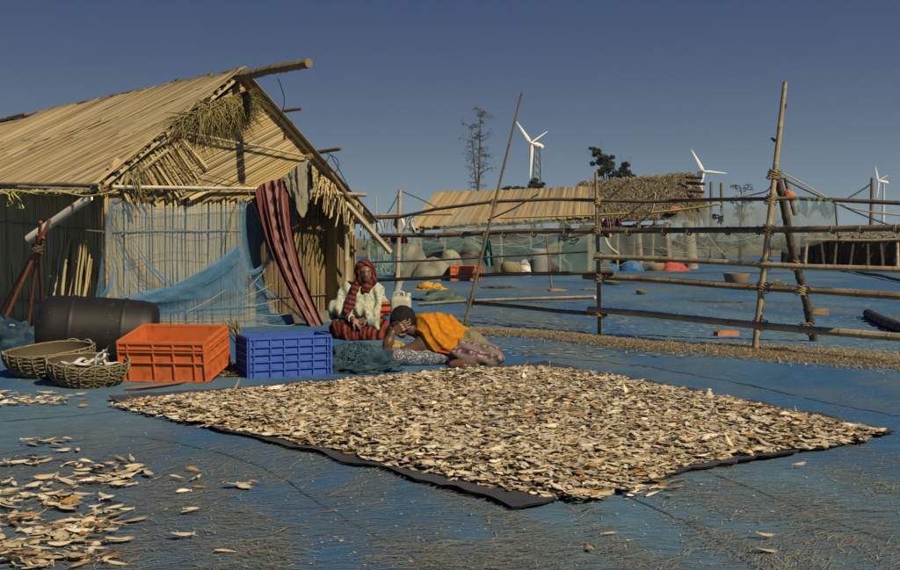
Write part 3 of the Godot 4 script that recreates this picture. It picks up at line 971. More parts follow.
# ---------------------------------------------------------------- things hung on and around the hut
func white(_u: float, _v: float) -> Color:
	return Color.WHITE
func build_hut_dressing() -> void:
	# blue fishing net slung across the front wall
	var net := thing("fishing_net", "sheer blue fishing net slung in folds across the hut's front wall", "fishing net", hut_x.origin, 0.0)
	net.transform = hut_x
	var loc := func(off: float) -> Callable:
		return func(px: float, py: float, dn: float) -> Vector3: return hl(px, py, off + dn)
	var A := func(al: float) -> Callable:
		return func(u: float, v: float) -> Color: return Color(1, 1, 1, 1).lerp(Color(0.72, 0.86, 1.0), 0.5 + 0.5 * sin(u * 9.0 + v * 4.0 + al))
	var sheer := func(top: Array, bot: Array, off: float, fold: float, ff: float, nu: int, nv: int, mt: Material, called: String) -> void:
		inst(net, called, sheet_mesh(top, bot, loc.call(off), nu, nv, fold, ff, A.call(off * 20.0), Vector2(7, 5)), mt)
	sheer.call([Vector2(112, 198), Vector2(150, 206), Vector2(200, 207), Vector2(256, 203)], [Vector2(93, 313), Vector2(140, 313), Vector2(190, 314), Vector2(244, 313)], 0.07, 0.03, 1.0, 40, 24, M.net_sheer, "sheet")
	sheer.call([Vector2(94, 302), Vector2(130, 294), Vector2(170, 284), Vector2(206, 266), Vector2(237, 244), Vector2(252, 268), Vector2(262, 262), Vector2(271, 237), Vector2(281, 262)],
		[Vector2(92, 316), Vector2(130, 318), Vector2(170, 322), Vector2(206, 328), Vector2(232, 332), Vector2(252, 334), Vector2(272, 334), Vector2(296, 333), Vector2(320, 331)], 0.14, 0.06, 1.6, 70, 30, M.net_blue, "sheet")
	sheer.call([Vector2(94, 302), Vector2(130, 296), Vector2(170, 286), Vector2(206, 268), Vector2(237, 246)], [Vector2(110, 308), Vector2(140, 306), Vector2(180, 300), Vector2(214, 296), Vector2(246, 290)], 0.19, 0.05, 2.6, 50, 14, M.net_blue, "sheet")
	sheer.call([Vector2(237, 199), Vector2(250, 203), Vector2(262, 203), Vector2(274, 196), Vector2(303, 192)], [Vector2(243, 262), Vector2(252, 275), Vector2(262, 272), Vector2(272, 262), Vector2(287, 252)], 0.09, 0.05, 1.8, 40, 24, M.net_blue, "sheet")
	# gathered folds: several layers of the same net bunched together
	for q in [[[114, 199], [124, 228], [140, 258], [166, 288], 4.0], [[116, 200], [130, 234], [148, 264], [172, 286], 6.0], [[110, 204], [106, 240], [112, 275], [98, 304], 5.0], [[112, 204], [122, 250], [128, 280], [150, 300], 3.0],
			[[93, 305], [130, 299], [170, 288], [215, 266], 5.0], [[93, 307], [140, 300], [190, 284], [238, 250], 8.0], [[120, 306], [165, 296], [205, 280], [240, 254], 6.0], [[237, 246], [248, 272], [266, 262], [272, 238], 4.0], [[236, 250], [250, 280], [280, 300], [312, 328], 5.0]]:
		var top := []; var bot := []
		for k in 4:
			top.append(Vector2(q[k][0], q[k][1] - q[4] * 0.5)); bot.append(Vector2(q[k][0] + q[4] * 0.5, q[k][1] + q[4] * 0.6))
		for layer in 3:
			sheer.call(top, bot, 0.16 + layer * 0.03, 0.03, 3.0, 30, 5, M.net_blue, "fold")
	for q in [[[112, 199], [150, 209], [200, 206], [256, 204]], [[92, 312], [150, 313], [200, 314], [244, 313]], [[120, 232], [160, 226], [200, 232], [240, 226]], [[130, 262], [170, 252], [210, 254]]]:
		var pp := []
		for e in q: pp.append(hl(e[0], e[1], 0.11))
		inst(net, "edge_cord", cord_mesh(pp, 0.0028, C3(0.08, 0.19, 0.30)), M.rope)
	for q in [[[246, 296], [262, 290], [275, 282]], [[246, 306], [268, 303], [284, 298]], [[250, 314], [275, 316], [292, 312]], [[262, 324], [285, 326], [303, 323]], [[186, 312], [205, 303], [226, 290]], [[250, 286], [262, 274], [270, 262]]]:
		var pp := []
		for e in q: pp.append(hl(e[0], e[1], 0.24))
		inst(net, "float_line", cord_mesh(pp, 0.0035, C3(0.36, 0.42, 0.42)), M.rope)
	inst(net, "hanging_string", cord_mesh([hl(240, 196, 0.14), hl(232, 225, 0.18), hl(227, 250, 0.16)], 0.006, C3(0.40, 0.36, 0.10)), M.rope)
	inst(net, "hanging_string", cord_mesh([hl(248, 190, 0.16), hl(258, 215, 0.18), hl(271, 240, 0.16)], 0.006, C3(0.40, 0.36, 0.10)), M.rope)

	# long maroon printed cloth
	var pat := tex(128, 512, func(x, y):
		var c := Color(0.12, 0.034, 0.034)
		var edge: bool = x < 34 or x > 102
		if not edge: c = Color(0.22, 0.115, 0.105)
		var cx: float = (x - 68) / 20.0
		var cy: float = fmod(y, 46.0) / 23.0 - 1.0
		if not edge and absf(cx) + absf(cy) * 0.8 < 0.8 and absf(cx * 1.5) > absf(cy) * 0.3: c = Color(0.075, 0.026, 0.026)
		if edge and (y / 6 + x / 4) % 4 == 0: c = Color(0.15, 0.06, 0.045)
		if x % 34 < 3: c = Color(0.18, 0.10, 0.075)
		return c.linear_to_srgb())
	var mp := mat(Color.WHITE, 0.9, pat, Vector3(1, 1, 1), 0, 0.3)
	var cl := thing("printed_cloth", "long maroon printed cloth hanging from the hut's cross pole", "cloth")
	cl.transform = hut_x
	inst(cl, "cloth", sheet_mesh([Vector2(257, 190), Vector2(262, 184), Vector2(270, 181), Vector2(279, 179), Vector2(287, 176)], [Vector2(310, 329), Vector2(313, 330), Vector2(317, 330), Vector2(321, 330), Vector2(325, 327)],
		func(px, py, dn):
			var t := clampf((py - 182.0) / 147.0, 0.0, 1.0)
			return hl(px - 9.0 * sin(t * PI), py, 0.24 + 0.10 * sin(minf(t * 7.0, PI * 0.5)) + 0.05 * t + dn * (0.35 + 0.65 * (1.0 - t)) * 1.5), 44, 60, 0.11, 2.8, white, Vector2(1, 1)), mp)
	inst(cl, "back_flap", sheet_mesh([Vector2(259, 188), Vector2(264, 184), Vector2(271, 181), Vector2(280, 179), Vector2(287, 177)], [Vector2(263, 212), Vector2(268, 216), Vector2(274, 219), Vector2(280, 214), Vector2(287, 205)],
		func(px, py, dn): return hl(px, py, 0.17 + dn), 24, 14, 0.07, 2.4, white, Vector2(1, 0.25)), mp)
	# grey-green cloth over the same pole
	var gc := thing("grey_cloth", "faded grey cloth bunched over the hut's cross pole", "cloth")
	gc.transform = hut_x
	inst(gc, "cloth", sheet_mesh([Vector2(284, 178), Vector2(292, 170), Vector2(300, 163), Vector2(308, 161), Vector2(312, 165)], [Vector2(286, 186), Vector2(294, 202), Vector2(303, 217), Vector2(310, 200), Vector2(314, 184)],
		func(px, py, dn): return hl(px + 0.8 * nz.get_noise_2d(px * 9.0, py * 14.0), py + 1.2 * nz.get_noise_2d(px * 16.0 + 90.0, py * 6.0), 0.30 + dn), 44, 30, 0.10, 2.2, func(u, v): return C3(0.25, 0.24, 0.19), Vector2(1, 1)), M.cloth)

	# yellow rope tangle at the eave
	var pr := thing("yellow_rope", "loose tangle of yellow rope hung under the hut's eave", "rope")
	pr.transform = hut_x
	for q in [[[2, 192], [10, 196], [8, 206], [14, 202], [12, 192], [20, 200], [24, 208], [16, 206], [10, 198]], [[4, 190], [20, 191], [40, 194], [60, 195], [66, 191]], [[14, 190], [24, 194], [30, 200], [22, 209], [17, 200], [26, 192]], [[30, 192], [60, 192], [85, 196], [102, 194]]]:
		var pp := []
		for e in q: pp.append(hu(e[0], e[1], -0.27 - rr(0, 0.05)))
		inst(pr, "strand", cord_mesh(pp, 0.009, jit(C3(0.45, 0.42, 0.14), 0.2), 40), M.rope)
	# pale half-cut bamboo gutter poking out under the eave
	var gut := thing("bamboo_gutter", "pale split bamboo gutter sloping out from under the hut's eave", "gutter")
	gut.transform = hut_x
	var ga := hu(90, 197, -0.18); var gb := hu(29, 239, -0.50)
	inst(gut, "channel", bamboo_mesh([ga, ga.lerp(gb, 0.33), ga.lerp(gb, 0.66), gb], 0.042, 0.046, C3(0.62, 0.60, 0.54), 10, 0.5), M.bamboo)
	inst(gut, "hollow_shade", bamboo_mesh([gb, gb + (gb - ga).normalized() * 0.012], 0.036, 0.03, C3(0.06, 0.05, 0.04), 10), M.bamboo)  # dark disc standing in for the shade inside the hollow end
	# rusty red pole tripod
	var tr := thing("pole_tripod", "tripod of rusty red poles lashed at the top beside the reed wall", "tripod")
	var ap := dp(38, 247, 10.35)
	for q in [[-4, 341], [27, 337], [44, 334], [-14, 335]]:
		var foot := gp(q[0], q[1])
		var tp := ap + (ap - foot).normalized() * rr(0.1, 0.34)
		inst(tr, "leg", bamboo_mesh(pole_pts(foot, tp, 0.008), 0.02, 0.016, jit(C3(0.23, 0.075, 0.045), 0.25), 7, 0.9), M.bamboo)
	lashing(tr, ap, Vector3(0.1, 1, 0), 0.05, C3(0.12, 0.09, 0.06), 8, 0.12)
	# blue tarpaulin bundle with a clay pot/float on it
	var blu := func(p, n): return C3(0.014, 0.032, 0.060).lerp(C3(0.05, 0.095, 0.14), clampf(0.3 + n * 1.4, 0, 1))
	var bt := inst(self, "tarpaulin_bundle", heap_mesh(0.34, 0.25, 0.3, 0.46, 2.0, blu, 48, 22), M.cloth, Transform3D(Basis(), gp(8, 350)))
	tag(bt, "crumpled blue tarpaulin bundle at the foot of the reed wall", "tarpaulin")
	var bl := MB.new()
	bl.lathe([Vector2(0.0, -0.05), Vector2(0.04, -0.04), Vector2(0.058, 0.0), Vector2(0.05, 0.035), Vector2(0.02, 0.052), Vector2(0.012, 0.062), Vector2(0.0, 0.064)].map(func(p): return p), 16, Transform3D(Basis(Vector3.BACK, 0.5), Vector3.ZERO), [C3(0.36, 0.23, 0.12)])
	solo("net_float", bl, M.plastic, "small tan ball float on the crumpled blue tarpaulin", "float", dp(11, 330, gp(8, 350).z * -1.0 + 0.02))
	var wht := inst(self, "plastic_bag", heap_mesh(0.13, 0.11, 0.1, 0.4, 1.6, func(p, n): return C3(0.20, 0.28, 0.36).lerp(C3(0.5, 0.55, 0.58), clampf(0.4 + n * 1.6, 0, 1)), 30, 14), M.plastic, Transform3D(Basis(), gp(22, 351)))
	tag(wht, "pale crumpled plastic bag against the blue tarpaulin bundle", "plastic bag")

# ---------------------------------------------------------------- bamboo fence
var fp0: Vector3
var fn: Vector3
func fp(px: float, py: float, off := 0.0) -> Vector3:
	return hit(px, py, fp0 + fn * off, fn)
func build_fence() -> void:
	fp0 = gp(755, 351)
	var f1 := gp(600, 336)
	var d := (f1 - fp0).normalized()
	fn = Vector3.UP.cross(d).normalized()
	if fn.z < 0: fn = -fn
	var fence := thing("bamboo_fence", "bamboo pole fence of five lashed rails and leaning posts", "fence", fp0)
	var lo := func(p: Vector3) -> Vector3: return p - fp0
	var tan_c := C3(0.34, 0.28, 0.175)
	var dark := C3(0.16, 0.125, 0.085)
	# posts: foot and top pixels
	var posts := [[754, 352, 785, 82, 0.034, 0.021, C3(0.33, 0.27, 0.17)], [600, 336, 596, 172, 0.026, 0.018, C3(0.24, 0.19, 0.12)], [463, 328, 522, 92, 0.020, 0.011, C3(0.13, 0.11, 0.075)]]
	for q in posts:
		bamboo(fence, "post", lo.call(gp(q[0], q[1]) - Vector3(0, 0.05, 0)), lo.call(fp(q[2], q[3], 0.06)), q[4], q[5], q[6], 0.010)
	# dark crooked prop leaning on the tall post
	bamboo(fence, "prop", lo.call(gp(814, 343)), lo.call(fp(776, 172, -0.1)), 0.045, 0.036, C3(0.075, 0.065, 0.05), 0.03)
	bamboo(fence, "prop", lo.call(fp(795, 215, -0.12)), lo.call(fp(785, 178, -0.12)), 0.022, 0.02, C3(0.13, 0.10, 0.07), 0.02)
	# rails: pixel paths on the fence plane
	var rails := [
		[[[350, 219], [400, 217], [440, 209], [490, 202], [560, 200], [640, 201], [720, 200], [800, 199], [910, 204]], 0.030, 0.026, dark, 0.03],
		[[[372, 236], [440, 236], [520, 232], [600, 231], [700, 231], [800, 230], [910, 228]], 0.042, 0.040, C3(0.15, 0.12, 0.08), 0.05],
		[[[366, 263], [430, 260], [500, 256], [590, 252]], 0.018, 0.016, C3(0.12, 0.10, 0.07), -0.04],
		[[[596, 257], [660, 258], [720, 262], [800, 266], [910, 271]], 0.038, 0.036, tan_c, 0.17],
		[[[360, 281], [420, 279], [500, 275], [616, 272]], 0.035, 0.03, C3(0.12, 0.09, 0.06), -0.05],
		[[[584, 277], [650, 280], [740, 286], [820, 291], [910, 298]], 0.044, 0.046, C3(0.22, 0.175, 0.12), -0.06],
		[[[418, 304], [470, 302], [530, 300], [599, 297]], 0.034, 0.030, C3(0.50, 0.42, 0.27), -0.55],
		[[[470, 303], [520, 307], [560, 311], [604, 315]], 0.032, 0.034, C3(0.17, 0.13, 0.085), 0.03],
		[[[586, 310], [640, 314], [720, 322], [800, 328], [910, 338]], 0.045, 0.050, C3(0.33, 0.285, 0.20), 0.15],
	]
	for r in rails:
		var path := []
		for q in r[0]: path.append(lo.call(fp(q[0] + rr(-6, 6), q[1] + rr(-1.1, 1.1), r[4])))
		inst(fence, "rail", bamboo_mesh(path, r[1] * 0.70, r[2] * 0.70, r[3], 8, 0.2, 0.45), M.bamboo)
	# lashings where rails meet posts
	for q in [[774, 175, 0.055], [771, 200, 0.05], [768, 230, 0.055], [765, 264, 0.055], [763, 287, 0.06], [759, 324, 0.06], [598, 201, 0.035], [598, 231, 0.05], [599, 257, 0.05], [600, 279, 0.05], [600, 313, 0.055], [494, 202, 0.04], [486, 234, 0.045], [481, 256, 0.03], [476, 276, 0.04], [470, 302, 0.04], [802, 291, 0.055], [797, 266, 0.05], [806, 328, 0.06]]:
		lashing(fence, lo.call(fp(q[0], q[1], 0.05)), Vector3(0.3, 1, 0), q[2], jit(C3(0.28, 0.22, 0.13), 0.4), 5, 0.09)
	for n in 16:
		var t := n / 15.0
		lashing(fence, lo.call(fp(lerpf(400, 890, t) + rr(-8, 8), lerpf(236, 228.5, t), 0.05)), d, 0.036, jit(C3(0.30, 0.25, 0.17), 0.3), 2, 0.025)
	# small twig stubs on the tall post
	for q in [[784, 108, 786, 104], [775, 141, 771, 138]]:
		bamboo(fence, "stub", lo.call(fp(q[0], q[1], 0.05)), lo.call(fp(q[2], q[3], 0.05)), 0.016, 0.008, C3(0.07, 0.055, 0.04))
	# wires of rope strung from the fence
	var ropes := thing("pale_ropes", "pale ropes strung out from the tall bamboo post", "rope", fp0)
	for q in [[[776, 170], [800, 182], [840, 205], [880, 222], [905, 230]], [[778, 176], [805, 190], [850, 208], [905, 216]], [[720, 200], [745, 196], [768, 190], [776, 176]], [[835, 204], [836, 220], [838, 240]], [[845, 200], [865, 188], [873, 182]]]:
		var pp := []
		for e in q: pp.append(lo.call(fp(e[0], e[1], -0.05)))
		inst(ropes, "strand", cord_mesh(pp, 0.007, C3(0.42, 0.36, 0.22), 16), M.rope)
	var yr := thing("yellow_line", "taut yellow rope running behind the bamboo fence", "rope", fp0)
	inst(yr, "strand", cord_mesh([lo.call(fp(500, 218, -0.3)), lo.call(fp(560, 216, -0.3)), lo.call(fp(620, 214, -0.3)), lo.call(fp(670, 211, -0.3)), lo.call(fp(720, 204, -0.3))], 0.011, C3(0.50, 0.40, 0.10), 20), M.rope)
	inst(yr, "strand", cord_mesh([lo.call(fp(560, 240, -0.3)), lo.call(fp(610, 226, -0.3)), lo.call(fp(655, 193, -0.3))], 0.012, C3(0.40, 0.32, 0.17), 12), M.rope)
	inst(yr, "strand", cord_mesh([lo.call(fp(655, 193, -0.3)), lo.call(fp(652, 210, -0.3)), lo.call(fp(640, 222, -0.3))], 0.010, C3(0.40, 0.33, 0.2), 12), M.rope)
	inst(yr, "strand", cord_mesh([lo.call(fp(608, 200, -0.25)), lo.call(fp(618, 190, -0.25)), lo.call(fp(630, 179, -0.25))], 0.010, C3(0.40, 0.33, 0.2), 12), M.rope)
	inst(yr, "strand", cord_mesh([lo.call(fp(605, 238, -0.2)), lo.call(fp(610, 247, -0.2)), lo.call(fp(619, 254, -0.2))], 0.014, C3(0.40, 0.36, 0.28), 12), M.rope)
	# grey-green net bundled on the top rail, orange rag
	var gnet := thing("net_bundle", "grey green net draped over the fence's top rail beside the tall post", "fishing net", fp0)
	inst(gnet, "net", sheet_mesh([Vector2(792, 200), Vector2(800, 197), Vector2(808, 199), Vector2(818, 197), Vector2(828, 200), Vector2(836, 199)], [Vector2(795, 214), Vector2(800, 213), Vector2(808, 218), Vector2(816, 210), Vector2(826, 219), Vector2(834, 214)],
		func(px, py, dn): return lo.call(fp(px, py, 0.10 + dn)), 40, 14, 0.16, 3.0, func(u, v): return Color.WHITE, Vector2(3, 1)), M.net_green)
	var rag := inst(self, "orange_rag", heap_mesh(0.05, 0.07, 0.05, 0.35, 1.2, func(p, n): return C3(0.42, 0.15, 0.05).lerp(C3(0.5, 0.25, 0.12), clampf(0.5 + n, 0, 1)), 20, 10), M.cloth, Transform3D(Basis(), fp(789, 199, -0.1)))
	tag(rag, "small orange rag knotted on the fence's top rail", "rag")
	# pink shirt scraps over the rail by the thin post
	var pk := thing("pink_cloth", "pink cloth scraps hung on the rail beside the thin post", "cloth", fp0)
	inst(pk, "cloth", sheet_mesh([Vector2(600, 219), Vector2(606, 218), Vector2(611, 218)], [Vector2(603, 236), Vector2(608, 238), Vector2(614, 235)], func(px, py, dn): return lo.call(fp(px, py, -0.15 + dn)), 14, 14, 0.05, 2.0, func(u, v): return C3(0.42, 0.22, 0.27), Vector2(1, 1)), M.cloth)
	inst(pk, "cloth", sheet_mesh([Vector2(615, 219), Vector2(618, 218), Vector2(620, 218)], [Vector2(615, 226), Vector2(619, 227), Vector2(622, 225)], func(px, py, dn): return lo.call(fp(px, py, -0.15 + dn)), 8, 8, 0.04, 2.0, func(u, v): return C3(0.20, 0.07, 0.11), Vector2(1, 1)), M.cloth)
	# green twine knots
	var tw := thing("twine_scraps", "pale green twine scraps knotted on the fence's thick rail", "twine", fp0)
	for q in [[568, 236], [562, 238], [574, 240], [716, 215], [718, 220]]:
		var pp := []
		for k in 7: pp.append(lo.call(fp(q[0] + rr(-6, 6), q[1] + rr(-5, 6), 0.06)))
		inst(tw, "strand", cord_mesh(pp, 0.008, jit(C3(0.30, 0.40, 0.34), 0.3), 24), M.rope)
	# loose dark poles lying against the rails on the far side
	var pb := thing("leaning_stick", "thin dark stick slanting between the top rails", "stick", fp0)
	inst(pb, "stick", bamboo_mesh([lo.call(fp(488, 220, -0.2)), lo.call(fp(515, 208, -0.2)), lo.call(fp(538, 194, -0.2))], 0.011, 0.008, C3(0.10, 0.08, 0.05)), M.bamboo)
	var ob := thing("red_stick", "thin reddish stick standing in litter behind the fence", "stick", gp(552, 291))
	bamboo(ob, "stick", Vector3.ZERO, dp(546, 236, -gp(552, 291).z) - gp(552, 291), 0.022, 0.016, C3(0.22, 0.11, 0.07), 0.01)
	# drying line with ribbon fish beside the hut
	var post := thing("fish_rack", "pale upright post carrying the crossbar of the fish drying line", "rack", gp(397, 306))
	var pz := -gp(397, 306).z
	var po := gp(397, 306)
	bamboo(post, "post", Vector3.ZERO, dp(400, 190, pz) - po, 0.042, 0.03, C3(0.32, 0.28, 0.21))
	bamboo(post, "crossbar", dp(355, 215.5, pz) - po, dp(452, 214.0, pz) - po, 0.022, 0.02, C3(0.26, 0.21, 0.14))
	inst(post, "stay", cord_mesh([dp(400, 191, pz) - po, dp(394, 203, pz) - po, dp(387, 214, pz) - po], 0.008, C3(0.07, 0.06, 0.05), 8), M.rope)
	inst(post, "stay", cord_mesh([dp(401, 191, pz) - po, dp(420, 199, pz) - po, dp(440, 209, pz) - po], 0.008, C3(0.07, 0.06, 0.05), 8), M.rope)
	bamboo(post, "stake", dp(377, 235, pz + 0.5) - po, dp(376, 196, pz + 0.5) - po, 0.012, 0.008, C3(0.4, 0.38, 0.34))
	for n in 17:
		var px := lerpf(366, 414, n / 16.0) + rr(-1, 1)
		var a := dp(px, 216.0 + rr(0, 1), pz + 0.06)
		var L := rr(0.22, 0.32)
		var mb := MB.new()
		var pts := []
		for k in 7:
			var t := k / 6.0
			pts.append(Vector3(0.03 * sin(t * 4.0 + n), -L * t, 0.02 * cos(t * 5.0 + n * 2)))
		mb.tube(pts, [0.016, 0.036, 0.042, 0.04, 0.03, 0.018, 0.006], 6, [C3(0.46, 0.48, 0.50) * rr(0.45, 1.2)], true, 0.4)
		solo("hanging_fish", mb, M.fish, "silver ribbon fish hung by its head on the drying line", "fish", a, "fish on the drying line")
	var rc := thing("red_cloth", "dark red cloth hanging below the fish drying line", "cloth", po)
	inst(rc, "cloth", sheet_mesh([Vector2(390, 236), Vector2(398, 236), Vector2(407, 237)], [Vector2(391, 243), Vector2(399, 244), Vector2(408, 243)], func(px, py, dn): return dp(px, py, pz + 0.3 + dn) - po, 10, 6, 0.05, 2.0, func(u, v): return C3(0.20, 0.03, 0.05), Vector2(1, 1)), M.cloth)

# ---------------------------------------------------------------- beyond the fence
func far_shed(called: String, label: String, ridge: Array, eave: Array, d0: float, d1: float, mats: Array, slant: float, wslat: float, base_y: float) -> Node3D:
	# ridge/eave: pixel pairs for the facing slope; d0 the eave's depth, d1 the ridge's
	var o := dp((eave[0][0] + eave[1][0]) * 0.5, base_y, d0)
	o.y = 0.0
	var s := thing(called, label, "shed", o)
	var e0 := dp(eave[0][0], eave[0][1], d0) - o; var e1 := dp(eave[1][0], eave[1][1], d0) - o
	var r0 := dp(ridge[0][0], ridge[0][1], d1) - o; var r1 := dp(ridge[1][0], ridge[1][1], d1) - o
	var n := (e1 - e0).cross(r0 - e0).normalized()
	if n.y < 0: n = -n
	panel(s, "roof_backing", [e0 - n * 0.05, r0 - n * 0.05, r1 - n * 0.05, e1 - n * 0.05], n, 0.06, M.backing)
	var back0 := r0 + Vector3(0, e0.y - r0.y, -(d1 - d0)); var back1 := r1 + Vector3(0, e1.y - r1.y, -(d1 - d0))
	panel(s, "back_slope", [r0.lerp(r1, 0.2) - n * 0.06, back0.lerp(back1, 0.2), back1, r1 - n * 0.06], Vector3(0, 0.6, -0.7).normalized(), 0.06, M.backing)
	var L := (e1 - e0).length()
	var x := 0.0
	while x < L:
		var w := wslat * rr(0.7, 1.3)
		var t := x / L
		var t2 := clampf((x + slant) / L, 0.0, 1.0)
		var A := e0.lerp(e1, t) + n * rr(0, 0.03) - (r0 - e0) * rr(0.0, 0.05); var B := r0.lerp(r1, t2) + n * rr(0, 0.03) + (r0 - e0) * rr(-0.02, 0.02)
		slat(s, A, B, w * 1.3, 0.03, n, mats, rr(-0.1, 0.1), "roof_slat")
		x += w
	var wy := minf(e0.y, e1.y) - 0.05
	# open front: the wall stands at the back under the far slope, with end walls
	var bz := -(d1 - d0) * 1.9
	panel(s, "back_wall", [Vector3(r0.x + 0.2, wy, bz), Vector3(e1.x, wy, bz), Vector3(e1.x, 0, bz), Vector3(r0.x + 0.2, 0, bz)], Vector3(0, 0, 1), 0.05, M.reed[2])
	for ex in [e0.x + 0.4, e1.x - 0.1]:
		panel(s, "end_wall", [Vector3(ex, wy, -0.2), Vector3(ex, wy, bz), Vector3(ex, 0, bz), Vector3(ex, 0, -0.2)], Vector3(1, 0, 0), 0.05, M.reed[1])
	for k in 7:
		var px := lerpf(e0.x + 0.2, e1.x - 0.2, k / 6.0)
		bamboo(s, "post", Vector3(px, 0, -0.1), Vector3(px + rr(-0.05, 0.05), wy, -0.1), 0.05, 0.045, C3(0.22, 0.18, 0.12))
	return s
func tree_leaf(mb: MB, c: Vector3, r: Vector3, n: int, s: float, col: Color) -> void:
	for k in n:
		var d := Vector3(rng.randfn(), rng.randfn(), rng.randfn()).normalized() * pow(rng.randf(), 0.45)
		var p := c + d * r
		var a := Vector3(rng.randfn(), rng.randfn() * 0.6, rng.randfn()).normalized() * s * rr(0.5, 1.4)
		var b := a.cross(Vector3(rng.randfn(), rng.randfn(), rng.randfn())).normalized() * s * rr(0.25, 0.5)
		var cc := jit(col, 0.4)
		var i0 := mb.vert(p - a, cc); var i1 := mb.vert(p + b, cc); var i2 := mb.vert(p + a, cc); var i3 := mb.vert(p - b, cc)
		mb.quad(i0, i1, i2, i3)
func limb(mb: MB, a: Vector3, b: Vector3, r0: float, r1: float, col: Color, depth: int, tips: Array, spread := 0.7, droop := 0.0) -> void:
	var pts := []; var rad := []
	var side := Vector3(rng.randfn(), rng.randfn() * 0.4, rng.randfn()) * (b - a).length() * 0.07
	for k in 5:
		var t := k / 4.0
		pts.append(a.lerp(b, t) + side * sin(t * PI) - Vector3.UP * droop * t * t); rad.append(lerpf(r0, r1, t))
	mb.tube(pts, rad, 5, [col], false)
	tips.append(pts[4]); tips.append(pts[3])
	if depth <= 0: return
	for k in rng.randi_range(3, 5):
		var t := rr(0.3, 1.0)
		var p: Vector3 = pts[mini(int(t * 4), 4)]
		var dir := ((b - a).normalized() + Vector3(rng.randfn(), rng.randfn() * 0.7, rng.randfn()) * spread).normalized()
		limb(mb, p, p + dir * (b - a).length() * rr(0.35, 0.6), lerpf(r0, r1, t) * 0.6, r1 * 0.4, col, depth - 1, tips, spread, droop)
func turbine(label: String, hub: Vector2, d: float, tips: Array, nac: Vector2, lattice: bool) -> void:
	var h := dp(hub.x, hub.y, d)
	var foot := Vector3(dp(nac.x, nac.y, d + 4.0).x, 0, -d - 4.0)
	var t := thing("wind_turbine", label, "wind turbine", foot, 0.0, "wind turbines beyond the yard")
	var hazed_white := C3(0.62, 0.63, 0.64)  # white dimmed in the colour itself to suggest distance haze
	for q in tips:
		var tip := dp(q.x, q.y, d) - foot
		var root := h - foot
		var L := (tip - root).length()
		var dir := (tip - root) / L
		var sidev := dir.cross(Vector3(0, 0, 1)).normalized()
		var mb := MB.new()
		var pts := []; var cols := []
		var prof := [[0.0, 0.022], [0.06, 0.026], [0.16, 0.055], [0.3, 0.05], [0.6, 0.034], [0.9, 0.02], [1.0, 0.006]]
		for e in prof:
			var p: Vector3 = root + dir * L * e[0]
			var w: float = L * e[1] * 1.25
			pts.append([p - sidev * w, p + Vector3(0, 0, L * 0.012), p + sidev * w * 0.8, p - Vector3(0, 0, L * 0.012), p - sidev * w])
		mb.grid(pts)
		inst(t, "blade", mb.mesh(), mat(hazed_white, 0.5))
	var top := dp(nac.x, nac.y, d + 4.0) - foot
	var nb := MB.new()
	var ax := top - (h - foot)
	nb.tube([h - foot - ax * 0.15, h - foot, h - foot + ax * 0.5, top, top + ax * 0.7, top + ax * 0.85], [0.2, 0.8, 1.3, 1.5, 1.4, 0.6], 10, [hazed_white])
	inst(t, "nacelle", nb.mesh(), mat(hazed_white, 0.5))
	if lattice:
		var blue := C3(0.16, 0.22, 0.32)
		for k in 4:
			var cx: float = [-1, 1, 1, -1][k]; var cz: float = [-1, -1, 1, 1][k]
			var mb := MB.new()
			mb.tube([Vector3(cx * 3.0, 0, cz * 3.0), Vector3(cx * 1.3, top.y - 0.8, cz * 1.3)], [0.5, 0.4], 5, [blue])
			var m2 := 12
			for q in m2:
				var y0 := top.y * q / m2; var y1 := top.y * (q + 1) / m2 - 0.5
				var s0 := lerpf(3.0, 1.3, float(q) / m2); var s1 := lerpf(3.0, 1.3, float(q + 1) / m2)
				var nx: float = [1, 1, -1, -1][k]; var nzz: float = [-1, 1, 1, -1][k]
				mb.tube([Vector3(cx * s0, y0, cz * s0), Vector3(nx * s1, y1, nzz * s1)], [0.24], 4, [blue])
				mb.tube([Vector3(nx * s0, y0, nzz * s0), Vector3(cx * s1, y1, cz * s1)], [0.24], 4, [blue])
			inst(t, "tower_side", mb.mesh(), M.plain)
	else:
		var mb := MB.new()
		mb.tube([Vector3.ZERO, top], [1.6, 0.9], 12, [C3(0.5, 0.53, 0.56)])
		inst(t, "tower", mb.mesh(), M.plain)
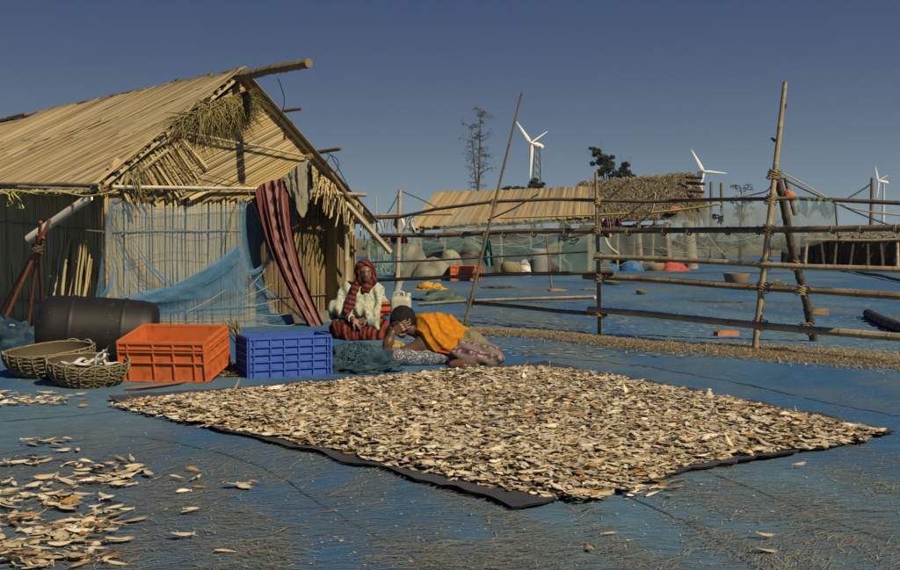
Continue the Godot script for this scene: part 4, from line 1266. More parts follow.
func build_far() -> void:
	far_shed("bamboo_shed", "long shed with a pale split bamboo roof behind the fence", [[437, 193], [596, 187]], [[408, 228], [596, 217]], 31.0, 33.2, [M.straw[5], M.grey_straw, M.straw[2], M.grey_straw, M.straw[2], M.straw[6], M.grey_straw], 0.0, 0.075, 270)
	var th := far_shed("thatched_shed", "shaggy brown thatched shed joined to the bamboo shed's end", [[580, 184], [692, 174]], [[560, 222], [676, 216]], 36.0, 38.0, [M.straw[6], M.straw[2]], 0.2, 0.3, 268)
	var thatch := MB.new()
	var o := th.position
	for n in 8000:
		var u := rng.randf(); var v := rng.randf()
		var e := dp(lerpf(560, 678, u), lerpf(222, 216, u), 35.9); var r := dp(lerpf(580, 693, u), lerpf(183, 173, u), 37.9)
		var A := e.lerp(r, v) - o + Vector3(0, rr(0.0, 0.1), 0.05)
		var D := (e - r).normalized() * rr(0.10, 0.34) + Vector3(rng.randfn() * 0.16, rng.randfn() * 0.05, rr(0, 0.12))
		var w := Vector3(rr(0.012, 0.035), 0, 0)
		var c := jit(C3(0.18, 0.15, 0.105), 0.6)
		var i0 := thatch.vert(A - w, c); var i1 := thatch.vert(A + w, c); var i2 := thatch.vert(A + D, c * 0.9)
		thatch.tri(i0, i1, i2)
	for n in 1500:      # ragged gable end
		var u := rng.randf()
		var A := dp(692, 173, 37.9).lerp(dp(rr(672, 706), rr(203, 218), 36.6), sqrt(u)) - o + Vector3(rr(-0.2, 0.1), 0, 0)
		var D := Vector3(rr(-0.05, 0.3), -rr(0.1, 0.5), rr(-0.1, 0.2))
		var w := Vector3(rr(0.015, 0.04), 0, 0)
		var c := jit(C3(0.12, 0.09, 0.055), 0.5)
		thatch.tri(thatch.vert(A - w, c), thatch.vert(A + w, c), thatch.vert(A + D, c))
	inst(th, "thatch", thatch.mesh(), M.plain)
	for q in [[694, 177, 702, 178], [694, 183, 705, 184], [690, 190, 704, 192]]:
		bamboo(th, "purlin", dp(q[0] - 8, q[1], 37.0) - o, dp(q[2], q[3], 36.5) - o, 0.06, 0.05, C3(0.07, 0.06, 0.045))
	for px in [640.0, 668.0, 690.0]:
		bamboo(th, "mud_pillar", Vector3(dp(px, 266, 36.2).x, 0, -36.0) - o, dp(px - 2, 222, 36.0) - o, 0.24 if px > 680.0 else 0.09, 0.2 if px > 680.0 else 0.08, C3(0.27, 0.235, 0.18), 0.01, 9.0)
	for q in [[640, 178, 655, 260, 0.05], [655, 190, 655, 262, 0.05], [711, 182, 712, 250, 0.06], [722, 182, 723, 240, 0.06]]:
		pass
	# weathered posts standing behind the fence
	for q in [[655, 262, 655, 191, "thin weathered post standing in front of the thatched shed"], [711, 258, 711, 182, "thin weathered post just past the thatched shed's gable"], [723, 258, 721, 183, "thin weathered post beside the sparse scrub tree"], [870, 262, 872, 178, "thin weathered post rising over the drying platform"]]:
		var f := gp(q[0], q[1])
		var ps := thing("weathered_post", q[4], "post", f, 0.0, "posts behind the fence")
		bamboo(ps, "post", Vector3.ZERO, dp(q[2], q[3], -f.z) - f, 0.10, 0.08, C3(0.14, 0.12, 0.09), 0.006, 0.8)
	# hazy nets hung in the yard
	var nets := [
		[[[396, 236], [440, 234], [500, 240], [560, 236], [610, 234]], [[398, 250], [420, 256], [440, 247], [465, 254], [490, 250], [515, 267], [540, 258], [575, 273], [612, 262]], 29.0, M.net_teal, "teal fishing net hung low in front of the bamboo shed"],
		[[[440, 222], [500, 222], [560, 221], [600, 221]], [[440, 240], [500, 244], [560, 240], [600, 240]], 27.0, M.net_grey, "grey net stretched under the bamboo shed's eave"],
		[[[596, 222], [640, 228], [690, 214], [740, 206], [800, 203]], [[598, 268], [620, 257], [640, 267], [665, 255], [690, 264], [715, 251], [740, 262], [770, 247], [800, 254]], 24.0, M.net_grey, "grey gauzy net hung in front of the thatched shed"],
		[[[700, 205], [740, 212], [780, 206], [838, 207]], [[700, 240], [720, 250], [740, 240], [760, 251], [780, 239], [805, 247], [838, 236]], 30.0, M.net_grey, "pale gauzy net strung behind the tall bamboo post"],
		[[[366, 240], [385, 246], [405, 240]], [[366, 272], [385, 274], [405, 270]], 18.0, M.net_green, "green net curtain hanging beside the hut's corner post"],
	]
	for q in nets:
		var top := []; var bot := []
		for e in q[0]: top.append(Vector2(e[0], e[1]))
		for e in q[1]: bot.append(Vector2(e[0], e[1]))
		var z: float = q[2]
		var n := thing("hanging_net", q[4], "fishing net", Vector3(0, 0, -z))
		var org := n.position
		inst(n, "sheet", sheet_mesh(top, bot, func(px, py, dn): return dp(px, py, z + dn) - org, 80, 24, 0.10, 1.5, white, Vector2(14, 6)), q[3])
		inst(n, "fold", sheet_mesh(top, bot, func(px, py, dn): return dp(px, py + 4.0 * sin(px * 0.09), z - 0.4 + dn) - org, 80, 16, 0.14, 2.5, white, Vector2(9, 11)), q[3])
		for k in 12:
			var t0 := rng.randf() * 0.7; var t1 := t0 + rr(0.12, 0.3)
			var a := line_at(top, t0).lerp(line_at(bot, t0), rng.randf()); var b := line_at(top, t1).lerp(line_at(bot, t1), rng.randf())
			inst(n, "cord", cord_mesh(sag(dp(a.x, a.y, z - 0.5) - org, dp(b.x, b.y, z - 0.5) - org, 0.1), rr(0.004, 0.009), jit(C3(0.25, 0.29, 0.28), 0.6), 10), M.rope)
	# bundles and gear before the shed
	var cream := func(p, n): return C3(0.26, 0.26, 0.20).lerp(C3(0.12, 0.125, 0.105), clampf(0.4 + n * 1.5, 0, 1))
	var grey := func(p, n): return C3(0.13, 0.135, 0.125).lerp(C3(0.06, 0.065, 0.06), clampf(0.4 + n * 1.5, 0, 1))
	for q in [[412, 277, 18, 33, cream, "pale sack of netting slumped before the bamboo shed"], [432, 280, 21, 22, cream, "low pale sack lying in front of the netting sacks"], [430, 272, 18, 38, cream, "tall pale netting sack leaning among its neighbours"], [450, 277, 14, 27, cream, "pale netting sack with coarse rope heaped on it"], [470, 276, 17, 36, grey, "big dark round bundle of net beside the pale sacks"], [490, 275, 14, 24, grey, "smaller dark net bundle beneath the teal cloth"], [568, 272, 28, 20, grey, "long dark net bundle behind the litter heap"], [590, 271, 20, 26, grey, "dark net bundle propped near the thin post"]]:
		var c := gp(q[0], q[1])
		var s: float = -c.z / F
		var b := inst(self, "net_sack", heap_mesh(q[2] * s, q[3] * s, q[2] * s * 0.8, 0.11, 1.1, q[4], 44, 20, false), M.cloth, Transform3D(Basis(), c))
		tag(b, q[5], "sack", "bundles before the shed")
	var c1 := gp(481, 281)
	crate("orange_crate", "small orange slatted crate far off before the bamboo shed", c1, 0.05, Vector3(0.75, 0.36, 0.5), C3(0.50, 0.12, 0.045), 5, 3)
	var tl := thing("teal_cloth", "teal cloth hanging among the dark net bundles", "cloth", gp(486, 278))
	var to := tl.position
	inst(tl, "cloth", sheet_mesh([Vector2(482, 239), Vector2(486, 239), Vector2(490, 240)], [Vector2(482, 258), Vector2(487, 266), Vector2(494, 266)], func(px, py, dn): return dp(px, py, 25.0 + dn) - to, 12, 14, 0.25, 2.0, func(u, v): return C3(0.05, 0.19, 0.20), Vector2(1, 1)), M.cloth)
	var bas := gp(511, 276)
	var mb := MB.new()
	mb.lathe([Vector2(0.12, 0.0), Vector2(0.24, 0.05), Vector2(0.30, 0.2), Vector2(0.27, 0.34), Vector2(0.2, 0.40), Vector2(0.16, 0.38), Vector2(0.0, 0.35)], 18, Transform3D(), [C3(0.34, 0.22, 0.10)])
	solo("wicker_basket", mb, M.rope, "tan wicker basket beside the white sack", "basket", bas)
	var ws := inst(self, "white_sack", heap_mesh(0.17, 0.46, 0.15, 0.2, 1.0, func(p, n): return C3(0.62, 0.60, 0.56), 24, 14), M.cloth, Transform3D(Basis(), gp(525, 276)))
	tag(ws, "small white sack standing by the tan wicker basket", "sack")
	mb = MB.new()
	mb.lathe([Vector2(0.0, 0), Vector2(0.24, 0), Vector2(0.26, 0.03), Vector2(0.26, 0.33), Vector2(0.275, 0.35), Vector2(0.26, 0.37), Vector2(0.26, 0.68), Vector2(0.23, 0.74), Vector2(0.1, 0.76), Vector2(0.0, 0.76)], 20, Transform3D(), [C3(0.24, 0.25, 0.23)])
	solo("grey_barrel", mb, M.plastic, "grey plastic barrel standing by the white sack", "barrel", gp(539, 275))
	var bluef := func(p, n): return C3(0.03, 0.10, 0.25).lerp(C3(0.05, 0.17, 0.38), clampf(0.5 + n, 0, 1))
	for q in [[611, 271, 14, 7, "low blue tarpaulin heap behind the thin post"], [632, 271, 20, 10, "larger blue tarpaulin heap next to the wicker tub"]]:
		var c := gp(q[0], q[1]); var s: float = -c.z / F
		tag(inst(self, "tarpaulin_heap", heap_mesh(q[2] * s * 0.55, q[3] * s, q[2] * s * 0.4, 0.35, 1.2, bluef, 30, 12), M.cloth, Transform3D(Basis(), c)), q[4], "tarpaulin")
	mb = MB.new()
	mb.lathe([Vector2(0, 0), Vector2(0.3, 0), Vector2(0.36, 0.26), Vector2(0.33, 0.26), Vector2(0.3, 0.06), Vector2(0, 0.05)], 18, Transform3D(), [C3(0.30, 0.24, 0.15)])
	solo("wicker_tub", mb, M.rope, "shallow wicker tub between the blue heap and red bundle", "basket", gp(653, 271))
	var rb := gp(673, 271)
	tag(inst(self, "red_bundle", heap_mesh(0.42, 0.24, 0.3, 0.35, 1.3, func(p, n): return C3(0.33, 0.06, 0.06).lerp(C3(0.45, 0.12, 0.10), clampf(0.5 + n, 0, 1)), 26, 12), M.cloth, Transform3D(Basis(), rb)), "crumpled red bundle on the far netting", "bundle")
	tag(inst(self, "red_cloth", heap_mesh(0.24, 0.13, 0.12, 0.5, 2.0, func(p, n): return C3(0.36, 0.09, 0.05).lerp(C3(0.42, 0.2, 0.14), clampf(0.4 + n * 1.5, 0, 1)), 26, 12), M.cloth, Transform3D(Basis(), dp(675, 211, 35.6))), "crumpled orange red cloth caught on the thatched shed's eave", "cloth")
	# bowl baskets with straw, out on the netting
	for q in [[736, 285, 13, 12, "round wicker bowl out on the netting beyond the fence"], [612, 285, 9, 4, "flat wicker tray lying beyond the thin post"], [641, 294, 6, 4, "small grey stone bowl on the open netting"]]:
		var c := gp(q[0], q[1]); var s: float = -c.z / F
		mb = MB.new()
		var rx: float = q[2] * s; var hh: float = q[3] * s
		mb.lathe([Vector2(0, 0), Vector2(rx * 0.75, 0), Vector2(rx, hh), Vector2(rx * 0.93, hh), Vector2(rx * 0.7, hh * 0.2), Vector2(0, hh * 0.15)], 22, Transform3D(), [C3(0.22, 0.17, 0.11)])
		solo("wicker_bowl", mb, M.rope, q[4], "basket", c)
	var sh := gp(777, 287)
	var hp := MB.new()
	for k in 500:
		var an := rr(0, TAU); var rd := sqrt(rng.randf()) * 0.28
		var A := Vector3(cos(an) * rd, maxf(0.0, 0.16 * (1.0 - rd / 0.28)) * rng.randf(), sin(an) * rd)
		var B := A + Vector3(rr(-0.1, 0.1), rr(0, 0.05), rr(-0.1, 0.1))
		hp.tube([A, B], [0.006, 0.003], 3, [jit(C3(0.33, 0.26, 0.15), 0.4)], false)
	solo("straw_heap", hp, M.plain, "little heap of straw on the netting beyond the fence", "straw", sh)
	for q in [[[430, 290], 13, 6, C3(0.48, 0.28, 0.05), "yellow cloth spread on the netting behind the water can"], [[441, 301], 22, 9, C3(0.09, 0.13, 0.115), "low dark green net heap behind the reclining person"], [[556, 291], 9, 2, C3(0.33, 0.22, 0.12), "scrap heap around the red stick's foot"], [[498, 288], 14, 2, C3(0.10, 0.08, 0.07), "dark twiggy scrap lying on the netting"], [[590, 290], 9, 2, C3(0.2, 0.16, 0.1), "thin mat scrap lying on the netting"]]:
		var c := gp(q[0][0], q[0][1]); var s: float = -c.z / F
		var bc: Color = q[3]
		tag(inst(self, "ground_heap", heap_mesh(q[1] * s, q[2] * s, q[1] * s * 0.6, 0.6, 2.6, func(p, n): return bc * clampf(0.9 + n * 0.9, 0.4, 1.6), 30, 10), M.cloth, Transform3D(Basis(), c)), q[4], "heap")
	# brick, plank, log
	mb = MB.new()
	mb.box(Transform3D(Basis(Vector3.UP, 0.2), Vector3(0, 0.032, 0)), Vector3(0.24, 0.065, 0.11), C3(0.40, 0.17, 0.10))
	mb.box(Transform3D(Basis(Vector3.UP, 0.2), Vector3(0, 0.066, 0)), Vector3(0.17, 0.012, 0.06), C3(0.33, 0.13, 0.08))
	solo("brick", mb, M.plain, "single orange brick on the netting behind the fence", "brick", gp(726, 337))
	var pl := thing("plank_piece", "short dark broken plank on the netting by the crooked prop", "plank", gp(818, 316))
	slat(pl, Vector3(-0.12, 0.05, 0.02), Vector3(0.13, 0.045, 0), 0.1, 0.05, Vector3(0, 0.6, 1), [M.reed[4]], 0.1, "board")
	slat(pl, Vector3(-0.12, 0.02, 0.0), Vector3(-0.06, 0.10, 0), 0.08, 0.05, Vector3(0, 0.6, 1), [M.reed[4]], 0.1, "board")
	var lg := thing("dark_log", "dark curved log lying on the netting beyond the fence", "log", gp(885, 330))
	var lgo := lg.position
	inst(lg, "trunk", bamboo_mesh([gp(867, 318) - lgo + Vector3(0, 0.06, 0), gp(880, 326) - lgo + Vector3(0, 0.06, 0), gp(894, 332) - lgo + Vector3(0, 0.06, 0), gp(920, 340) - lgo + Vector3(0, 0.06, 0)], 0.06, 0.075, C3(0.03, 0.032, 0.035)), M.bamboo)
	for q in [[836, 270, 905, 283, 0.045, "long dark pole lying slanted across the far netting"], [690, 303, 742, 304, 0.02, "shadow stripe on the netting modelled as a thin dark stick"]]:  # the second one is a shadow on the ground, modelled as a dark stick
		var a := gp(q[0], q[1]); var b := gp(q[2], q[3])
		var pz := thing("lying_pole_and_shadow", q[5], "pole", a)
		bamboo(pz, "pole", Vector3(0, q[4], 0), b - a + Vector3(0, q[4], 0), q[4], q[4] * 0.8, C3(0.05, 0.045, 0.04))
	# drying platform on posts, far side of the yard
	var pf0 := gp(806, 269)
	var pf := thing("drying_platform", "long raised drying platform on posts beyond the netting", "platform", pf0)
	var ph: float = dp(850, 237, -pf0.z).y
	var plen := 9.0
	var deck := MB.new()
	for k in 46:
		deck.box(Transform3D(Basis(Vector3.UP, rr(-0.03, 0.03)), Vector3(k * 0.2, ph + rr(-0.015, 0.015), -1.2)), Vector3(0.17, 0.05, 2.6), jit(C3(0.20, 0.165, 0.12), 0.35))
	inst(pf, "deck_poles", deck.mesh(), M.plain)
	for k in 19:
		for j in 3:
			bamboo(pf, "post", Vector3(k * 0.5 + rr(-0.1, 0.1), 0, -j * 1.1), Vector3(k * 0.5 + rr(-0.1, 0.1), ph, -j * 1.1), rr(0.05, 0.085), 0.05, jit(C3(0.06, 0.05, 0.04) if k % 6 else C3(0.33, 0.28, 0.2), 0.3))
	bamboo(pf, "beam", Vector3(-0.1, ph - 0.09, 0.08), Vector3(plen, ph - 0.1, 0.08), 0.06, 0.05, C3(0.16, 0.13, 0.09))
	var fr := MB.new()
	for k in 1500:
		var A := Vector3(rr(-0.1, plen), ph + rr(0.0, 0.16) + 0.02, rr(-2.4, 0.15))
		fr.tube([A, A + Vector3(rr(-0.2, 0.2), rr(-0.08, 0.12), rr(-0.1, 0.1))], [0.014, 0.006], 3, [jit(C3(0.26, 0.22, 0.16), 0.5)], false)
	inst(pf, "straw_layer", fr.mesh(), M.plain)
	panel(pf, "back_screen", [Vector3(-0.1, ph - 0.1, -2.4), Vector3(plen, ph - 0.1, -2.4), Vector3(plen, 0, -2.4), Vector3(-0.1, 0, -2.4)], Vector3(0, 0, 1), 0.03, M.reed[2])
	var bp := thing("brick_pier", "stacked brick pier at the end of the drying platform", "pier", gp(802, 268))
	for k in 14:
		var bm := MB.new()
		bm.box(Transform3D(Basis(Vector3.UP, rr(-0.08, 0.08)), Vector3(rr(-0.01, 0.01), 0.032 + k * 0.07, 0.1)), Vector3(0.27, 0.062, 0.25), jit(C3(0.26, 0.19, 0.13), 0.25))
		inst(bp, "brick", bm.mesh(), M.plain)
	mb = MB.new()
	mb.lathe([Vector2(0, 0), Vector2(0.07, 0.01), Vector2(0.11, 0.06), Vector2(0.115, 0.12), Vector2(0.09, 0.18), Vector2(0.04, 0.21), Vector2(0.035, 0.24), Vector2(0.0, 0.24)], 16, Transform3D(), [C3(0.04, 0.22, 0.11)])
	solo("green_float", mb, M.plastic, "green plastic float on the drying platform's deck", "float", pf0 + Vector3(0.7, ph + 0.03, 0.0))
	# trees
	var bt := Vector3(dp(478, 238, 125).x, 0, -125.0)
	var t1 := thing("bare_tree", "tall thin bare tree standing behind the bamboo shed", "tree", bt)
	var wood := MB.new()
	var tips := []
	var tc := C3(0.10, 0.095, 0.085)
	var H: float = dp(481, 108, 125).y
	wood.tube([Vector3.ZERO, Vector3(0.05, H * 0.4, 0), Vector3(0.2, H * 0.7, 0), Vector3(0.3, H, 0)], [0.24, 0.19, 0.12, 0.04], 6, [tc])
	wood.tube([Vector3(0.0, H * 0.38, 0), Vector3(-0.5, H * 0.62, 0), Vector3(-0.8, H * 0.86, 0)], [0.12, 0.09, 0.03], 6, [tc])
	for n in 58:
		var y := H * rr(0.50, 0.99)
		if n % 9 == 0: y = H * rr(0.3, 0.5)
		var an := rr(0, TAU)
		var L := rr(0.7, 1.9) * (1.15 - 0.35 * y / H)
		var a := Vector3(0.25 * y / H if n % 3 else lerpf(0.0, -0.8, (y / H - 0.38) / 0.48), y, 0)
		if n % 3 == 0: a.y = minf(a.y, H * 0.86)
		limb(wood, a, a + Vector3(cos(an) * L, rr(-0.1, 0.9) * L * 0.6, sin(an) * L), 0.05, 0.02, tc, 1, tips, 0.7, 0.15)
	inst(t1, "trunk", wood.mesh(), M.plain)
	var tw := MB.new()
	for p in tips: tree_leaf(tw, p, Vector3(0.28, 0.2, 0.28), 3, 0.10, C3(0.06, 0.065, 0.05))
	inst(t1, "crown", tw.mesh(), M.leaf)
	leafy("leaning_tree", "dark leafy tree leaning behind the thatched shed", Vector3(dp(614, 238, 95).x, 0, -95.0), 95.0, [[600, 156, 9, 8], [596, 150, 5, 4], [608, 164, 11, 8], [612, 170, 11, 7], [624, 172, 9, 7], [630, 177, 8, 5], [600, 172, 4, 5], [618, 178, 12, 5], [604, 160, 8, 7], [625, 166, 4, 4]], Vector2(611, 200), 0.15, 2.0)
	leafy("small_tree", "small round dark tree just in front of the far lattice tower", Vector3(dp(535, 238, 92).x, 0, -92.0), 92.0, [[533, 182, 5, 4], [537, 185, 6, 4], [531, 188, 5, 4], [536, 190, 8, 5]], Vector2(534, 205), 0.2)
	leafy("low_bush", "low dark bush showing over the bamboo shed's ridge", Vector3(dp(512, 238, 92).x, 0, -92.0), 92.0, [[508, 190, 5, 3], [514, 189, 7, 3], [520, 191, 6, 3], [500, 192, 4, 2]], Vector2(512, 205), 0.2)
	var sc := Vector3(gp(740, 261).x, 0, gp(740, 261).z)
	leafy("scrub_tree", "thin sparse scrub tree standing behind the gauzy net", sc, -sc.z, [[741, 190, 13, 7], [735, 200, 9, 8], [747, 204, 8, 8], [740, 215, 10, 10], [738, 232, 12, 12]], Vector2(740, 225), 0.06, 0.25)
	for q in [[724, 262, 30, 22, 52.0], [690, 262, 20, 16, 56.0], [770, 262, 26, 18, 58.0], [820, 262, 40, 14, 75.0], [890, 262, 40, 12, 80.0], [385, 262, 26, 20, 55.0], [860, 262, 30, 12, 78.0]]:
		var bp2 := Vector3(dp(q[0], 238, q[4]).x, 0, -q[4])
		leafy("low_scrub", "low grey green scrub at the far edge of the yard", bp2, q[4], [[q[0], 240, q[2] * 0.7, q[3] * 0.5], [q[0] - q[2] * 0.5, 243, q[2] * 0.5, q[3] * 0.4], [q[0] + q[2] * 0.5, 243, q[2] * 0.5, q[3] * 0.4]], Vector2(q[0], 248), 0.12, 0.5, "far scrub")
	turbine("white wind turbine on a blue lattice tower above the bamboo shed", Vector2(531.5, 143.0), 540.0, [Vector2(516, 121), Vector2(548, 131), Vector2(530, 179)], Vector2(537.5, 145.5), true)
	turbine("white wind turbine rising behind the thatched shed's gable", Vector2(704.0, 171.5), 560.0, [Vector2(691, 149), Vector2(727, 173.5), Vector2(697, 196)], Vector2(701, 173), false)
	turbine("small far wind turbine over the drying platform", Vector2(878.5, 181.0), 930.0, [Vector2(875, 166), Vector2(888, 175), Vector2(877, 198)], Vector2(883.5, 182.0), false)
func leafy(called: String, label: String, base: Vector3, d: float, blobs: Array, fork: Vector2, leaf: float, dens := 1.0, group := "") -> void:
	var t := thing(called, label, "tree" if called.ends_with("tree") else "bush", base, 0.0, group)
	var mb := MB.new(); var cr := MB.new()
	var fk := dp(fork.x, fork.y, d) - base
	var tips := []
	var r := 0.035 * fk.y + 0.04
	limb(mb, Vector3.ZERO, fk, r, r * 0.7, C3(0.07, 0.06, 0.05), 0, tips)
	var s := d / F
	for q in blobs:
		var c := dp(q[0], q[1], d + rr(-1, 1) * q[2] * s * 0.4) - base
		limb(mb, fk, c, r * 0.5, r * 0.12, C3(0.07, 0.06, 0.05), 1, tips, 0.5)
		for k in 7:
			var cc := c + Vector3(rng.randfn() * q[2] * s * 0.5, rng.randfn() * q[3] * s * 0.45, rng.randfn() * q[2] * s * 0.4)
			tree_leaf(cr, cc, Vector3(q[2], q[3] * 0.8, q[2]) * s * 0.36, int(80 * dens), leaf, C3(0.035, 0.05, 0.025) if called != "low_scrub" else C3(0.10, 0.11, 0.075))
	inst(t, "trunk", mb.mesh(), M.plain)
	inst(t, "crown", cr.mesh(), M.leaf)

# ---------------------------------------------------------------- crates, baskets, drum and gear near the hut
func crate(called: String, label: String, org: Vector3, turn: float, size: Vector3, col: Color, nx: int, ny: int, tilt := 0.0, vx: Array = [], hy: Array = []) -> Node3D:
	# origin at the front right bottom corner; x runs from -W to 0, z from -D to 0
	var o := thing(called, label, "crate", org)
	o.transform = Transform3D(Basis(Vector3.UP, turn) * Basis(Vector3.RIGHT, tilt), org)
	var W := size.x; var H := size.y; var D := size.z
	var t := 0.010
	var cx := -W * 0.5; var cz := -D * 0.5
	if vx.is_empty():
		for k in nx + 1: vx.append(float(k) / nx)
	if hy.is_empty():
		for k in ny + 1: hy.append(float(k) / ny)
	var part := func(called2: String, boxes: Array) -> void:
		var mb := MB.new()
		for b in boxes: mb.box(Transform3D(Basis(), b[0]), b[1], jit(col, 0.06))
		inst(o, called2, mb.mesh(), M.crate)
	part.call("side_panel", [[Vector3(cx, H * 0.5, -0.012), Vector3(W - 0.03, H, t)]])
	part.call("side_panel", [[Vector3(cx, H * 0.5, -D + 0.012), Vector3(W - 0.03, H, t)]])
	part.call("side_panel", [[Vector3(-0.012, H * 0.5, cz), Vector3(t, H, D - 0.04)]])
	part.call("side_panel", [[Vector3(-W + 0.012, H * 0.5, cz), Vector3(t, H, D - 0.04)]])
	part.call("base", [[Vector3(cx, 0.012, cz), Vector3(W - 0.05, 0.012, D - 0.05)]])
	var rt := 0.026
	part.call("rim", [[Vector3(cx, H - 0.004, -0.006), Vector3(W, 0.018, rt)], [Vector3(cx, H - 0.004, -D + 0.006), Vector3(W, 0.018, rt)], [Vector3(-0.006, H - 0.004, cz), Vector3(rt, 0.018, D - rt * 1.1)], [Vector3(-W + 0.006, H - 0.004, cz), Vector3(rt, 0.018, D - rt * 1.1)]])
	for v in vx:
		var x: float = -W + 0.008 + (W - 0.016) * v
		part.call("rib", [[Vector3(x, H * 0.48, 0.0), Vector3(0.010, H * 0.93, 0.020)]])
		part.call("rib", [[Vector3(x, H * 0.48, -D), Vector3(0.010, H * 0.93, 0.020)]])
		if v > 0.0 and v < 1.0 or vx.size() < 4 or v == vx[vx.size() - 1] or v == vx[0]:
			var z: float = -D + 0.012 + (D - 0.024) * v
			part.call("rib", [[Vector3(0.0, H * 0.48, z), Vector3(0.020, H * 0.93, 0.010)]])
			part.call("rib", [[Vector3(-W, H * 0.48, z), Vector3(0.020, H * 0.93, 0.010)]])
	for h in hy:
		var y: float = 0.008 + (H - 0.03) * h
		part.call("rib", [[Vector3(cx, y, 0.004), Vector3(W - 0.004, 0.009, 0.016)]])
		part.call("rib", [[Vector3(cx, y, -D - 0.004), Vector3(W - 0.004, 0.009, 0.016)]])
		part.call("rib", [[Vector3(0.004, y, cz), Vector3(0.016, 0.009, D - 0.03)]])
		part.call("rib", [[Vector3(-W - 0.004, y, cz), Vector3(0.016, 0.009, D - 0.03)]])
	return o
func basket(label: String, at: Vector3, rt: float, h: float, tilt: Vector3) -> Node3D:
	var o := thing("wicker_basket", label, "basket", at)
	o.transform = Transform3D(Basis.from_euler(tilt), at)
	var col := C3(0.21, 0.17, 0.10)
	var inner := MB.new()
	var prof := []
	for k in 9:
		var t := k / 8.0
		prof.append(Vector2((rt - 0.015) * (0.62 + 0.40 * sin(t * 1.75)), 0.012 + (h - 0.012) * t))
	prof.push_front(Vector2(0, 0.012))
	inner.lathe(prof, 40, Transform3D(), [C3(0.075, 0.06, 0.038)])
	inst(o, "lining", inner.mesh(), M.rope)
	var rings := 15
	for k in rings:
		var t := k / float(rings - 1)
		var r := rt * (0.62 + 0.40 * sin(t * 1.75))
		var mb := MB.new()
		var pts := []; var cols := []; var rads := []
		var ph := rr(0, TAU)
		for i in 73:
			var an := TAU * (i % 72) / 72.0
			var wv := 0.007 * cos(an * 18.0 + PI * k)
			pts.append(Vector3(cos(an) * (r + wv), h * t + 0.004 * sin(an * 3.0 + ph), sin(an) * (r + wv)))
			cols.append(col * (0.75 + 0.5 * nz.get_noise_1d(i * 55.0 + k * 300.0) + (0.25 if k == rings - 1 else 0.0)))
			rads.append(h / rings * (0.5 if k < rings - 1 else 0.62))
		mb.tube(pts, rads, 6, cols, false)
		inst(o, "woven_strand", mb.mesh(), M.rope)
	for k in 18:
		var an := TAU * (k + 0.5) / 18.0
		var pts := []
		for i in 7:
			var t := i / 6.0
			var r := rt * (0.62 + 0.40 * sin(t * 1.75)) + 0.011
			pts.append(Vector3(cos(an) * r, h * t * 1.04, sin(an) * r))
		var mb := MB.new()
		mb.tube(pts, [0.006], 5, [jit(col, 0.3)])
		inst(o, "stake", mb.mesh(), M.rope)
	# loose cane loops at the rim
	for k in 3:
		var a0 := rr(0, TAU)
		var pts := []
		for i in 6:
			var an := a0 + i * 0.16
			pts.append(Vector3(cos(an) * (rt + 0.01), h * (0.75 + 0.35 * sin(i / 5.0 * PI)), sin(an) * (rt + 0.015)))
		inst(o, "cane_loop", cord_mesh(pts, 0.005, jit(C3(0.33, 0.28, 0.18), 0.2), 16), M.rope)
	return o
func ribbon_fish(at: Vector3, dir: Vector3, L: float, k: int) -> void:
	var mb := MB.new()
	var pts := []; var cols := []
	var d := dir.normalized()
	var s := d.cross(Vector3(0.2, 0.9, 0.3)).normalized()
	for i in 9:
		var t := i / 8.0
		pts.append(d * L * t + s * 0.02 * sin(t * 5.0 + k) - Vector3.UP * 0.05 * t * t)
		cols.append(C3(0.55, 0.54, 0.50) * (0.6 + 0.5 * sin(t * 2.8)))
	mb.tube(pts, [0.006, 0.016, 0.02, 0.021, 0.019, 0.016, 0.011, 0.007, 0.010], 7, cols, true, 0.55)
	var eye := MB.new()
	solo("basket_fish", mb, M.fish, "silvery fish lying in the front wicker basket", "fish", at, "silver fish in the basket")
